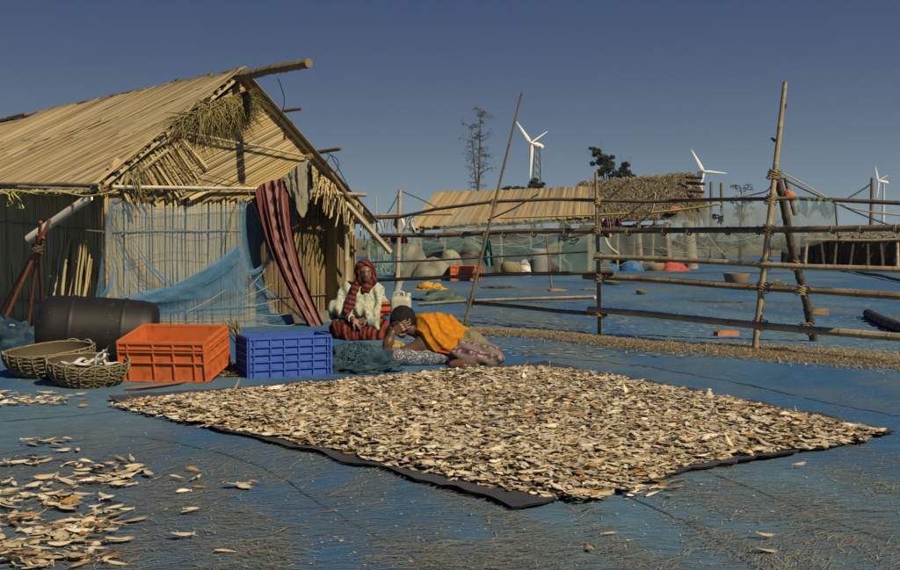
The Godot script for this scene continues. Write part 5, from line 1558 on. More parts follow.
func build_near() -> void:
	# black plastic drum on its side
	var d0 := dp(42, 328, 8.85)
	var ax := Vector3(0.97, -0.075, -0.18).normalized()
	var dr := thing("plastic_drum", "black scuffed plastic drum lying on its side behind the baskets", "drum", d0)
	var xs := ax.cross(Vector3.UP).normalized() * -1.0
	var xb := Basis(xs * 1.12, ax * 1.05, xs.cross(ax) * 1.12)
	var bk := C3(0.022, 0.022, 0.025)
	var mb := MB.new()
	mb.lathe([Vector2(0, -0.02), Vector2(0.15, -0.025), Vector2(0.20, -0.01), Vector2(0.235, 0.025), Vector2(0.252, 0.075), Vector2(0.257, 0.13), Vector2(0.257, 0.225), Vector2(0.266, 0.232), Vector2(0.266, 0.258), Vector2(0.258, 0.266), Vector2(0.262, 0.45), Vector2(0.258, 0.62), Vector2(0.267, 0.628), Vector2(0.267, 0.655), Vector2(0.257, 0.662), Vector2(0.255, 0.78), Vector2(0.243, 0.86), Vector2(0.20, 0.90), Vector2(0.0, 0.905)], 48, Transform3D(xb, Vector3.ZERO), [bk])
	inst(dr, "shell", mb.mesh(), M.drum)
	mb = MB.new()
	mb.lathe([Vector2(0.02, -0.03), Vector2(0.035, -0.03), Vector2(0.035, -0.055), Vector2(0.0, -0.055)], 14, Transform3D(xb, xb.x * 0.13), [bk])
	inst(dr, "bung", mb.mesh(), M.drum)
	# white scrapes left on the shell
	for q in [[0.20, 0.9, 0.16], [0.33, 0.35, 0.11], [0.36, 0.2, 0.06], [0.52, 0.75, 0.05], [0.70, 0.8, 0.05]]:
		pass
	var oc := crate("orange_crate", "large orange plastic crate tipped forward beside the black drum", gp(207.5, 384.5) + Vector3(0, 0.012, 0), deg_to_rad(-7), Vector3(0.655, 0.295, 0.50), C3(0.52, 0.13, 0.038), 4, 2, deg_to_rad(10), [0.0, 0.11, 0.41, 0.645, 0.885, 1.0], [0.0, 0.52, 0.82, 0.90])
	var blk := MB.new()
	blk.box(Transform3D(Basis(Vector3.UP, -0.3), Vector3(0, 0.045, 0)), Vector3(0.62, 0.09, 0.1), C3(0.14, 0.11, 0.075))
	solo("wood_block", blk, M.plain, "dark wood billet under the back of the tipped orange crate", "wood", gp(207.5, 384.5) + Basis(Vector3.UP, deg_to_rad(-7)) * Vector3(-0.33, 0.0, -0.42))
	var bturn := deg_to_rad(25)
	var fl := gp(249, 381.5) + Vector3(0, 0.01, 0)
	crate("blue_crate", "blue plastic crate with square ribs beside the orange crate", fl + Basis(Vector3.UP, bturn) * Vector3(0.635, 0, 0), bturn, Vector3(0.635, 0.305, 0.37), C3(0.036, 0.092, 0.42), 5, 4, 0.0, [0.0, 0.05, 0.25, 0.42, 0.60, 0.78, 0.96, 1.0], [0.0, 0.22, 0.44, 0.64, 0.84])
	basket("deep wicker basket standing just behind the fish basket", gp(52, 377), 0.315, 0.215, Vector3(deg_to_rad(4), 0, deg_to_rad(3)))
	var fb := gp(87, 386.5)
	basket("wicker basket with silver fish lying inside it", fb, 0.272, 0.185, Vector3(deg_to_rad(5), 0.5, deg_to_rad(-2)))
	for k in 9:
		var an := rr(0, TAU); var rd := 0.15 * sqrt(rng.randf())
		ribbon_fish(fb + Vector3(cos(an) * rd - 0.05, 0.15 + rr(0, 0.03), sin(an) * rd), Vector3(rr(-1, 1), rr(0.02, 0.25), rr(-0.5, 0.5)), rr(0.14, 0.2), k)
	ribbon_fish(fb + Vector3(0.08, 0.15, 0.05), Vector3(0.35, 0.9, 0.05), 0.19, 3)
	ribbon_fish(fb + Vector3(0.10, 0.15, 0.03), Vector3(0.25, 0.9, 0.1), 0.17, 5)
	ribbon_fish(fb + Vector3(0.15, 0.16, 0.08), Vector3(0.8, 0.3, -0.1), 0.14, 7)
	var bw := MB.new()
	bw.lathe([Vector2(0.0, 0.0), Vector2(0.1, 0.0), Vector2(0.15, 0.06), Vector2(0.16, 0.11), Vector2(0.145, 0.11), Vector2(0.12, 0.03), Vector2(0, 0.025)], 22, Transform3D(Basis(Vector3.RIGHT, 0.3), Vector3.ZERO), [C3(0.03, 0.075, 0.16)])
	solo("blue_basin", bw, M.plastic, "small blue plastic basin behind the fish basket", "basin", gp(90, 365) + Vector3(0, 0.03, 0))
	# dry palm rib on the netting
	var pr := thing("palm_rib", "brown dry palm rib lying in front of the orange crate", "stick", gp(125, 393))
	var po := pr.position
	var rib := MB.new()
	rib.tube([gp(125, 393) - po + Vector3(0, 0.03, 0), gp(140, 392.5) - po + Vector3(0, 0.035, 0), gp(160, 390) - po + Vector3(0, 0.035, 0), gp(178, 387) - po + Vector3(0, 0.03, 0), gp(188, 384) - po + Vector3(0, 0.02, 0)], [0.016, 0.022, 0.024, 0.018, 0.006], 8, [C3(0.20, 0.12, 0.07)], true, 0.55)
	inst(pr, "rib", rib.mesh(), M.plain)
	# twig broom between the crates
	var br := thing("twig_broom", "worn twig broom leaning between the two crates", "broom", gp(238, 372))
	var bo := br.position
	var bz := -bo.z
	for k in 46:
		var a := dp(rr(240, 252), rr(343, 352), bz + rr(-0.05, 0.05)) - bo; var b := dp(rr(222, 238), rr(318, 328), bz + 0.2 + rr(-0.05, 0.08)) - bo
		var m := MB.new()
		m.tube([a, a.lerp(b, 0.5) + Vector3(rr(-0.01, 0.01), rr(-0.01, 0.01), 0), b], [0.005, 0.005, 0.003], 4, [jit(C3(0.24, 0.19, 0.11), 0.4)], false)
		inst(br, "twig", m.mesh(), M.plain)
	# straw scrap under the crates
	var ss := MB.new()
	for k in 220:
		var p := gp(rr(222, 242), rr(368, 379)) - bo
		ss.tube([p + Vector3(0, 0.02, 0), p + Vector3(rr(-0.1, 0.1), rr(0.02, 0.06), rr(-0.1, 0.1))], [0.006, 0.004], 4, [jit(C3(0.22, 0.19, 0.09), 0.5)], false)
	solo("straw_scrap", ss, M.plain, "wisp of straw on the netting between the crates", "straw", bo)
	# net pile
	var np := gp(357, 372)
	var netp := thing("net_pile", "loose pile of blue green net beside the blue crate", "fishing net", np)
	var ncol := func(p, n): return C3(0.016, 0.038, 0.062).lerp(C3(0.055, 0.105, 0.15), clampf(0.3 + n * 1.6, 0, 1))
	inst(netp, "mound", heap_mesh(0.26, 0.19, 0.17, 0.42, 1.5, ncol, 64, 26), M.cloth)
	inst(netp, "mound", heap_mesh(0.30, 0.08, 0.18, 0.5, 1.8, ncol, 56, 18), M.cloth, Transform3D(Basis(), Vector3(0.02, 0, 0.06)))
	for k in 60:
		var pts := []
		var c := Vector3(rr(-0.22, 0.22), 0, rr(-0.1, 0.14))
		for i in 7:
			var q := c + Vector3(rr(-0.1, 0.1), 0, rr(-0.06, 0.06))
			q.y = maxf(0.012, 0.22 * (1.0 - pow(q.x / 0.30, 2.0) - pow(q.z / 0.22, 2.0)) + rr(-0.02, 0.03))
			pts.append(q)
		inst(netp, "strand", cord_mesh(pts, 0.0022, jit(C3(0.06, 0.12, 0.16), 0.5), 18), M.rope)
	# white water can behind the woman
	var jc := gp(401, 326)
	var can := thing("water_can", "dirty white plastic water can behind the seated woman", "can", jc)
	var body := MB.new()
	var rows := []; var cols := []
	var pf := [[0.0, 0.85], [0.015, 0.96], [0.04, 1.0], [0.17, 1.0], [0.20, 0.985], [0.23, 1.0], [0.30, 1.0], [0.335, 0.94], [0.355, 0.78], [0.362, 0.4], [0.364, 0.0]]
	for e in pf:
		var row := []; var crow := []
		for k in 33:
			var an := TAU * (k % 32) / 32.0
			var cs := cos(an); var sn := sin(an)
			var rx: float = signf(cs) * pow(absf(cs), 0.45) * 0.125 * e[1]; var rz: float = signf(sn) * pow(absf(sn), 0.45) * 0.10 * e[1]
			row.append(Vector3(rx, e[0], rz)); crow.append(C3(0.36, 0.36, 0.29))
		rows.append(row); cols.append(crow)
	body.grid(rows, cols)
	inst(can, "body", body.mesh(), M.plastic)
	var hd := MB.new()
	hd.tube([Vector3(-0.09, 0.345, 0), Vector3(-0.075, 0.40, 0), Vector3(0.0, 0.41, 0), Vector3(0.03, 0.40, 0), Vector3(0.045, 0.35, 0)], [0.016], 8, [C3(0.38, 0.38, 0.31)])
	inst(can, "handle", hd.mesh(), M.plastic)
	var cp := MB.new()
	cp.lathe([Vector2(0.0, 0.40), Vector2(0.03, 0.40), Vector2(0.033, 0.395), Vector2(0.033, 0.36), Vector2(0.026, 0.355)], 14, Transform3D(Basis(), Vector3(0.085, -0.005, 0)), [C3(0.42, 0.42, 0.36)])
	inst(can, "cap", cp.mesh(), M.plastic)
	var wp := thing("white_pipe", "bent pale plastic pipe standing behind the water can", "pipe", gp(398, 306) + Vector3(0.05, 0, 0.1))
	inst(wp, "pipe", cord_mesh([Vector3(-0.05, 0.0, 0), Vector3(-0.06, 0.2, 0), Vector3(-0.02, 0.36, 0), Vector3(0.02, 0.42, 0)], 0.06, C3(0.36, 0.35, 0.31), 14), M.plastic)
	# cloths and greens by the sleeper
	var gr := thing("leafy_greens", "bunch of dark green leaves behind the orange blouse", "leaves", gp(452, 345))
	var lv := MB.new()
	for k in 120:
		var p := Vector3(rr(-0.16, 0.2), rr(0.0, 0.22), rr(-0.12, 0.05))
		var a := Vector3(rr(-1, 1), rr(-0.2, 1), rr(-0.5, 0.5)).normalized() * rr(0.03, 0.06)
		var w := a.cross(Vector3(rr(-1, 1), rr(-1, 1), rr(-1, 1))).normalized() * 0.014
		var c := jit(C3(0.045, 0.085, 0.035), 0.5)
		lv.quad(lv.vert(p - a, c), lv.vert(p + w, c), lv.vert(p + a, c), lv.vert(p - w, c))
	inst(gr, "leaf_cluster", lv.mesh(), M.leaf)
	var stem := MB.new()
	stem.tube([Vector3(-0.1, 0, 0), Vector3(0.0, 0.1, -0.03), Vector3(0.14, 0.16, -0.05)], [0.008, 0.006, 0.003], 5, [C3(0.07, 0.09, 0.04)])
	inst(gr, "stem", stem.mesh(), M.plain)
	tag(inst(self, "red_rag", heap_mesh(0.11, 0.06, 0.08, 0.4, 1.5, func(p, n): return C3(0.30, 0.09, 0.05).lerp(C3(0.36, 0.27, 0.18), clampf(0.3 + n * 2.0, 0, 1)), 30, 12), M.cloth, Transform3D(Basis(), gp(484, 349))), "crumpled red and cream rag behind the reclining person's hips", "rag")
	tag(inst(self, "yellow_bundle", heap_mesh(0.13, 0.13, 0.09, 0.35, 1.3, func(p, n): return C3(0.38, 0.28, 0.08).lerp(C3(0.16, 0.12, 0.08), clampf(0.2 + n * 2.0, 0, 1)), 30, 14), M.cloth, Transform3D(Basis(), gp(393, 357))), "yellow cloth bundle behind the propped elbow", "bundle")
	var pt := tex(256, 256, func(x, y):
		var a := nz.get_noise_2d(x * 5.0, y * 5.0); var b := nz.get_noise_2d(x * 4.0 + 400, y * 4.0)
		var c := Color(0.035, 0.05, 0.10)
		if absf(a) < 0.10: c = Color(0.33, 0.33, 0.28)
		if b > 0.33: c = Color(0.36, 0.31, 0.20)
		if b < -0.38: c = Color(0.07, 0.12, 0.26)
		if x < 18: c = Color(0.32, 0.14, 0.10)
		return c.linear_to_srgb())
	M.pillow = mat(Color.WHITE, 0.95, pt, Vector3(1, 1, 1), 0, 0.2)
	var pa := gp(388, 367); var pb := gp(448, 366)
	var pil := thing("patterned_pillow", "long dark blue floral pillow under the reclining person's arm", "pillow", pa.lerp(pb, 0.5))
	var pm := MB.new()
	var pts := []; var rad := []
	for k in 25:
		var t := k / 24.0
		pts.append(pa.lerp(pb, t) - pil.position + Vector3(0, 0.080 + 0.006 * sin(t * 9.0), 0.0))
		rad.append(0.095 * pow(maxf(0.0, 1.0 - pow(absf(t * 2.0 - 1.0), 7.0)), 0.5) * (1.0 + 0.05 * sin(t * 21.0)) + 0.004)
	pm.tube(pts, rad, 20, [Color.WHITE], true, 0.85)
	for i in pm.uv.size(): pm.uv[i] = Vector2(pm.uv[i].y * 1.4, pm.uv[i].x * 1.0)
	inst(pil, "case", pm.mesh(), M.pillow)

# ---------------------------------------------------------------- surface nets for bodies and cloth
func sdf_into(mb: MB, prims: Array, cell: float, k: float, colf: Callable, disp = null, cut_y := -100.0) -> void:
	# prims: [a, b, ra, rb] tapered capsules, joined by smooth minimum
	var lo := Vector3.INF; var hi := -Vector3.INF
	for p in prims:
		for e in [[p[0], p[2]], [p[1], p[3]]]:
			lo = lo.min(e[0] - Vector3.ONE * (e[1] + k)); hi = hi.max(e[0] + Vector3.ONE * (e[1] + k))
	lo -= Vector3.ONE * cell * 3.0; hi += Vector3.ONE * cell * 3.0
	var B := 6
	var n := Vector3i(((hi - lo) / (cell * B)).ceil()) + Vector3i.ONE
	var nx := n.x * B + 1; var ny := n.y * B + 1; var nz_ := n.z * B + 1
	var val := PackedFloat32Array()
	val.resize(nx * ny * nz_)
	val.fill(9.0)
	var active := {}
	var bs := cell * B
	for pi in prims.size():
		var p: Array = prims[pi]
		var r := maxf(p[2], p[3]) + k * 0.5 + cell * 2.0
		var l2 := Vector3i(((p[0].min(p[1]) - Vector3.ONE * r - lo) / bs).floor()); var h2 := Vector3i(((p[0].max(p[1]) + Vector3.ONE * r - lo) / bs).floor())
		for bx in range(maxi(0, l2.x), mini(n.x - 1, h2.x) + 1):
			for by in range(maxi(0, l2.y), mini(n.y - 1, h2.y) + 1):
				for bz in range(maxi(0, l2.z), mini(n.z - 1, h2.z) + 1):
					var c := lo + (Vector3(bx, by, bz) + Vector3.ONE * 0.5) * bs
					var ba: Vector3 = p[1] - p[0]
					var t := clampf((c - p[0]).dot(ba) / maxf(ba.length_squared(), 1e-9), 0, 1)
					var d: float = (c - p[0] - ba * t).length() - lerpf(p[2], p[3], t)
					if d < bs * 0.9 + k * 0.5 + cell:
						var key := Vector3i(bx, by, bz)
						if not active.has(key): active[key] = []
						active[key].append(p)
	for key in active:
		var ps: Array = active[key]
		for ix in B + 1:
			for iy in B + 1:
				for iz in B + 1:
					var gi: int = ((key.x * B + ix) * ny + key.y * B + iy) * nz_ + key.z * B + iz
					var q := lo + Vector3(key.x * B + ix, key.y * B + iy, key.z * B + iz) * cell
					var d := 9.0
					for p in ps:
						var ba: Vector3 = p[1] - p[0]
						var t := clampf((q - p[0]).dot(ba) / maxf(ba.length_squared(), 1e-9), 0, 1)
						var dd: float = (q - p[0] - ba * t).length() - lerpf(p[2], p[3], t)
						var h := maxf(k - absf(d - dd), 0.0) / k
						d = minf(d, dd) - h * h * k * 0.25
					if disp: d += disp.call(q)
					d = maxf(d, cut_y - q.y)
					val[gi] = minf(val[gi], d)
	var vid := {}
	var off := [Vector3i(0, 0, 0), Vector3i(1, 0, 0), Vector3i(0, 1, 0), Vector3i(1, 1, 0), Vector3i(0, 0, 1), Vector3i(1, 0, 1), Vector3i(0, 1, 1), Vector3i(1, 1, 1)]
	var edges := [[0, 1], [2, 3], [4, 5], [6, 7], [0, 2], [1, 3], [4, 6], [5, 7], [0, 4], [1, 5], [2, 6], [3, 7]]
	for key in active:
		for ix in B:
			for iy in B:
				for iz in B:
					var g := Vector3i(key.x * B + ix, key.y * B + iy, key.z * B + iz)
					var vs := []
					var neg := 0
					for o in off:
						var v := val[((g.x + o.x) * ny + g.y + o.y) * nz_ + g.z + o.z]
						vs.append(v)
						if v < 0: neg += 1
					if neg == 0 or neg == 8: continue
					var sum := Vector3.ZERO
					var cnt := 0
					for e in edges:
						var a: float = vs[e[0]]; var b: float = vs[e[1]]
						if (a < 0) != (b < 0):
							sum += Vector3(off[e[0]]).lerp(Vector3(off[e[1]]), a / (a - b)); cnt += 1
					var pos := lo + (Vector3(g) + sum / cnt) * cell
					vid[(g.x * ny + g.y) * nz_ + g.z] = mb.vert(pos, colf.call(pos))
	for gk in vid.keys():
		var gz: int = gk % nz_
		var gy: int = (gk / nz_) % ny
		var gx: int = gk / (nz_ * ny)
		var v0 := val[gk]
		for axis in 3:
			var st: int = [ny * nz_, nz_, 1][axis]
			var u: int = [nz_, 1, ny * nz_][axis]; var w: int = [1, ny * nz_, nz_][axis]
			if gk + st >= val.size(): continue
			var v1 := val[gk + st]
			if (v0 < 0) == (v1 < 0): continue
			if not (vid.has(gk - u) and vid.has(gk - w) and vid.has(gk - u - w)): continue
			var a: int = vid[gk]; var b: int = vid[gk - u]; var c: int = vid[gk - u - w]; var d: int = vid[gk - w]
			if v0 < 0: mb.quad(a, d, c, b)
			else: mb.quad(a, b, c, d)
func cap(ax: float, ay: float, az: float, bx: float, by: float, bz: float, ra: float, rb: float) -> Array:
	return [Vector3(ax, ay, az), Vector3(bx, by, bz), ra, rb]
func hand_prims(w: Vector3, dir: Vector3, palm_n: Vector3, curl: float, sidesign := 1.0, s := 1.0) -> Array:
	# wrist, finger direction, palm normal (towards which fingers curl)
	var out := []
	var d := dir.normalized()
	var n := (palm_n - d * palm_n.dot(d)).normalized()
	var x := d.cross(n) * sidesign
	for k in 4:
		var o := (k - 1.5) * 0.019 * s
		var base := w + d * 0.082 * s + x * o
		out.append([w + d * 0.012 * s + x * o * 0.6, base, 0.014 * s, 0.0115 * s])
		var L: float = [0.070, 0.080, 0.075, 0.058][k] * s
		var d1 := d.rotated(x * sidesign, 0.0)
		var e1 := (d * cos(curl * 0.5) + n * sin(curl * 0.5)).normalized(); var e2 := (d * cos(curl) + n * sin(curl)).normalized()
		var j := base + (e1 + x * (k - 1.5) * 0.05).normalized() * L * 0.5
		out.append([base, j, 0.0098 * s, 0.0088 * s])
		out.append([j, j + e2 * L * 0.5, 0.0088 * s, 0.0072 * s])
	var tb := w + d * 0.025 * s - x * 0.028 * s
	var tj := tb + (d * 0.6 - x * 0.7 + n * 0.3).normalized() * 0.036 * s
	out.append([tb, tj, 0.0125 * s, 0.0105 * s]); out.append([tj, tj + (d * 0.85 - x * 0.25 + n * 0.4).normalized() * 0.032 * s, 0.0102 * s, 0.008 * s])
	return out
func face_prims(c: Vector3, f: Vector3, up: Vector3, s: float) -> Array:
	# c head centre, f facing, up; a skull with brow, nose, cheeks, jaw, ears
	var r := f.cross(up).normalized()
	return [
		[c + up * 0.03 * s - f * 0.02 * s, c + up * 0.02 * s + f * 0.012 * s, 0.078 * s, 0.072 * s],
		[c + f * 0.03 * s + up * 0.02 * s, c + f * 0.045 * s - up * 0.055 * s, 0.058 * s, 0.036 * s],
		[c + f * 0.03 * s - up * 0.03 * s + r * 0.022 * s, c + f * 0.055 * s - up * 0.07 * s, 0.038 * s, 0.026 * s],
		[c + f * 0.03 * s - up * 0.03 * s - r * 0.022 * s, c + f * 0.055 * s - up * 0.07 * s, 0.038 * s, 0.026 * s],
		[c + f * 0.080 * s + up * 0.012 * s, c + f * 0.100 * s - up * 0.022 * s, 0.008 * s, 0.013 * s],
		[c + f * 0.094 * s - up * 0.026 * s + r * 0.011 * s, c + f * 0.094 * s - up * 0.026 * s - r * 0.011 * s, 0.009 * s, 0.009 * s],
		[c + f * 0.076 * s + up * 0.026 * s + r * 0.038 * s, c + f * 0.084 * s + up * 0.026 * s, 0.010 * s, 0.009 * s],
		[c + f * 0.076 * s + up * 0.026 * s - r * 0.038 * s, c + f * 0.084 * s + up * 0.026 * s, 0.010 * s, 0.009 * s],
		[c + f * 0.082 * s - up * 0.048 * s + r * 0.016 * s, c + f * 0.082 * s - up * 0.048 * s - r * 0.016 * s, 0.010 * s, 0.010 * s],
		[c + f * 0.080 * s - up * 0.060 * s + r * 0.013 * s, c + f * 0.080 * s - up * 0.060 * s - r * 0.013 * s, 0.010 * s, 0.010 * s],
		[c + r * 0.078 * s + up * 0.012 * s, c + r * 0.076 * s - up * 0.02 * s, 0.014 * s, 0.010 * s],
		[c - r * 0.078 * s + up * 0.012 * s, c - r * 0.076 * s - up * 0.02 * s, 0.014 * s, 0.010 * s],
	]
func face_col(c: Vector3, f: Vector3, up: Vector3, s: float, skin: Color) -> Callable:
	var r := f.cross(up).normalized()
	return func(p: Vector3) -> Color:
		var q := (p - c) / s
		var x := q.dot(r); var y := q.dot(up); var z := q.dot(f)
		if z > 0.03:
			for e in [-1.0, 1.0]:
				var dx: float = (x - e * 0.031) / 0.016; var dy := (y - 0.008) / 0.008
				if dx * dx + dy * dy < 1.0: return Color(0.02, 0.015, 0.012) if absf(dx) < 0.5 else Color(0.42, 0.38, 0.34)
				if absf(x - e * 0.033) < 0.02 and absf(y - 0.028) < 0.005: return skin * 0.3
			if absf(y + 0.053) < 0.012 and absf(x) < 0.024: return Color(skin.r * 1.05, skin.g * 0.7, skin.b * 0.7)
		return skin * (1.0 + 0.12 * nz.get_noise_3dv(p * 900.0))

func build_people() -> void:
	seated()
	reclining()

func seated() -> void:
	var o := gp(362, 339)
	var per := thing("person", "seated person in red striped headscarf and pale green printed shawl", "person", o, deg_to_rad(-4))
	var skin := C3(0.17, 0.088, 0.055)
	var hc := Vector3(0.055, 0.695, 0.10)
	var f := Vector3(0.20, -0.04, 0.97).normalized()
	var up := Vector3(-0.10, 1.0, 0.10); up = (up - f * up.dot(f)).normalized()
	var body := MB.new()
	var sk := func(p): return skin * (1.0 + 0.12 * nz.get_noise_3dv(p * 500.0))
	# torso, folded legs, arms
	sdf_into(body, [cap(0, 0.16, -0.08, 0.0, 0.30, -0.06, 0.13, 0.12), cap(0, 0.30, -0.06, 0.02, 0.50, 0.0, 0.12, 0.11), cap(-0.12, 0.52, 0.0, 0.15, 0.51, 0.02, 0.06, 0.06), cap(0.03, 0.54, 0.03, 0.05, 0.65, 0.07, 0.05, 0.048),
		cap(-0.08, 0.14, -0.06, -0.2, 0.16, 0.16, 0.09, 0.07), cap(0.08, 0.14, -0.06, 0.2, 0.16, 0.17, 0.09, 0.07), cap(-0.2, 0.16, 0.16, -0.02, 0.07, 0.2, 0.07, 0.05), cap(0.2, 0.16, 0.17, 0.04, 0.07, 0.22, 0.07, 0.05),
		cap(-0.16, 0.51, 0.0, -0.25, 0.33, 0.10, 0.05, 0.042), cap(-0.25, 0.33, 0.10, -0.035, 0.225, 0.30, 0.04, 0.026), cap(0.18, 0.50, 0.02, 0.25, 0.32, 0.12, 0.05, 0.042), cap(0.25, 0.32, 0.12, 0.10, 0.235, 0.29, 0.04, 0.026)], 0.014, 0.03, sk)
	sdf_into(body, face_prims(hc, f, up, 0.98), 0.0065, 0.02, face_col(hc, f, up, 0.98, skin))
	sdf_into(body, hand_prims(Vector3(-0.04, 0.226, 0.30), Vector3(0.75, -0.55, 0.1), Vector3(0.0, -0.7, -0.6), 1.0), 0.0045, 0.008, sk)
	sdf_into(body, hand_prims(Vector3(0.10, 0.235, 0.29), Vector3(-0.8, -0.3, 0.1), Vector3(0.0, -0.7, -0.6), 1.0, -1.0), 0.0045, 0.008, sk)
	inst(per, "body", body.mesh(), M.skin)
	# striped skirt
	var red := C3(0.25, 0.045, 0.030); var blk := C3(0.014, 0.012, 0.014)
	var skirt := MB.new()
	sdf_into(skirt, [cap(-0.185, 0.13, 0.13, 0.19, 0.13, 0.15, 0.125, 0.125), cap(-0.06, 0.15, -0.08, 0.06, 0.15, -0.08, 0.15, 0.15), cap(-0.21, 0.08, 0.08, -0.1, 0.06, 0.22, 0.09, 0.075), cap(0.21, 0.08, 0.1, 0.1, 0.06, 0.23, 0.09, 0.075), cap(-0.1, 0.07, 0.22, 0.12, 0.07, 0.24, 0.085, 0.085)], 0.013, 0.06,
		func(p: Vector3) -> Color:
			var a := atan2(p.x * 1.0, 0.20 + p.y * 0.35) * 6.2 + 0.25 * sin(p.y * 14.0)
			if p.z < 0.06: return blk * 1.6
			if p.y > 0.215 + 0.03 * sin(p.x * 12.0): return blk * 1.8
			return red * (0.85 + 0.3 * nz.get_noise_3dv(p * 700)) if fposmod(a, 1.0) < 0.56 else blk,
		func(q: Vector3) -> float: return 0.008 * sin(q.x * 70.0 + q.y * 20.0) + 0.005 * sin(q.x * 23.0 - q.y * 50.0), 0.004)
	inst(per, "skirt", skirt.mesh(), M.cloth)
	# pale printed shawl
	var sh := MB.new()
	sdf_into(sh, [cap(0, 0.26, -0.05, 0.01, 0.46, -0.02, 0.155, 0.13), cap(-0.12, 0.52, 0.0, 0.145, 0.51, 0.02, 0.08, 0.08), cap(0.03, 0.54, 0.03, 0.0, 0.34, 0.03, 0.08, 0.185), cap(0.0, 0.34, 0.07, 0.02, 0.47, 0.08, 0.12, 0.10), cap(-0.15, 0.52, 0.0, -0.245, 0.33, 0.09, 0.068, 0.062), cap(-0.26, 0.33, 0.09, -0.13, 0.27, 0.21, 0.07, 0.05), cap(0.17, 0.50, 0.02, 0.235, 0.33, 0.11, 0.068, 0.062), cap(0.245, 0.32, 0.12, 0.13, 0.25, 0.26, 0.07, 0.055),
		cap(0.16, 0.24, 0.25, 0.06, 0.29, 0.2, 0.06, 0.06), cap(-0.3, 0.25, -0.02, -0.24, 0.36, 0.02, 0.06, 0.05), cap(0.15, 0.2, 0.27, 0.19, 0.14, 0.27, 0.045, 0.03)], 0.011, 0.05,
		func(p: Vector3) -> Color:
			var c := C3(0.42, 0.44, 0.35)
			var n1 := nz.get_noise_3dv(p * Vector3(2600, 500, 1500)); var n2 := nz.get_noise_3dv(p * 1100.0 + Vector3(900, 0, 0))
			if absf(n1) < 0.12: c = C3(0.22, 0.30, 0.23)
			if n2 > 0.42: c = C3(0.34, 0.07, 0.05)
			elif n2 < -0.45: c = C3(0.13, 0.15, 0.14)
			if p.x > 0.225 and p.y < 0.40: c = C3(0.40, 0.07, 0.04) if fposmod(p.y * 16.0, 1.0) < 0.55 else blk
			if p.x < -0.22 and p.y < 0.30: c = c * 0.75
			return c,
		func(q: Vector3) -> float: return 0.009 * sin(q.x * 62.0 + sin(q.y * 9.0) * 1.6 + q.y * 16.0) + 0.003 * sin(q.y * 40.0 + q.x * 60.0))
	inst(per, "shawl", sh.mesh(), M.cloth)
	# striped headscarf and the band falling across the chest
	var sc := MB.new()
	var scf := func(p: Vector3) -> Color:
		var a: float = p.y * 19.0 + p.x * 6.0
		if p.y > 0.58: a = (p.x - p.z) * 12.0 + p.y * 9.0
		return red * (0.85 + 0.3 * nz.get_noise_3dv(p * 800)) if fposmod(a, 1.0) < 0.42 else C3(0.03, 0.016, 0.016)
	var r := f.cross(up).normalized()
	sdf_into(sc, [[hc + up * 0.035 - f * 0.035, hc + up * 0.03 - f * 0.005, 0.105, 0.102], [hc - f * 0.05, hc - f * 0.06 - up * 0.10, 0.10, 0.085], [hc - up * 0.085 + r * 0.05 + f * 0.0, hc - up * 0.10 - r * 0.05, 0.055, 0.055], [hc - r * 0.06 - f * 0.01, hc - r * 0.055 - up * 0.08 - f * 0.005, 0.045, 0.05], [hc + r * 0.06 - f * 0.02, hc + r * 0.055 - up * 0.08 - f * 0.01, 0.045, 0.05]], 0.009, 0.03, scf,
		func(q: Vector3) -> float:
			var v := (q - hc)
			var e := Vector3(v.dot(r) / 0.080, (v.dot(up) + 0.015) / 0.108, (v.dot(f) - 0.12) / 0.13).length() - 1.0
			return maxf(0.0, -e * 0.2) + 0.003 * sin(q.y * 90.0 + q.x * 40.0))
	sdf_into(sc, [cap(-0.015, 0.60, 0.09, -0.05, 0.50, 0.14, 0.05, 0.045), cap(-0.05, 0.50, 0.14, -0.085, 0.38, 0.20, 0.045, 0.045), cap(-0.085, 0.38, 0.20, -0.13, 0.29, 0.24, 0.045, 0.04), cap(0.11, 0.60, 0.08, 0.07, 0.53, 0.15, 0.04, 0.045), cap(0.07, 0.53, 0.15, 0.03, 0.49, 0.15, 0.045, 0.03)], 0.010, 0.02, scf,
		func(q: Vector3) -> float: return 0.004 * sin(q.x * 120.0 + q.y * 25.0))
	inst(per, "headscarf", sc.mesh(), M.cloth)
	var bg := MB.new()
	var pts := []
	var wd := (Vector3(-0.04, 0.226, 0.30) - Vector3(-0.25, 0.33, 0.10)).normalized()
	var wx := wd.cross(Vector3.UP).normalized(); var wy := wd.cross(wx)
	for k in 19: pts.append(Vector3(-0.065, 0.238, 0.277) + (wx * cos(TAU * k / 18.0) + wy * sin(TAU * k / 18.0)) * 0.034)
	bg.tube(pts, [0.0065], 6, [C3(0.7, 0.68, 0.62)], false)
	inst(per, "bangle", bg.mesh(), M.plastic)

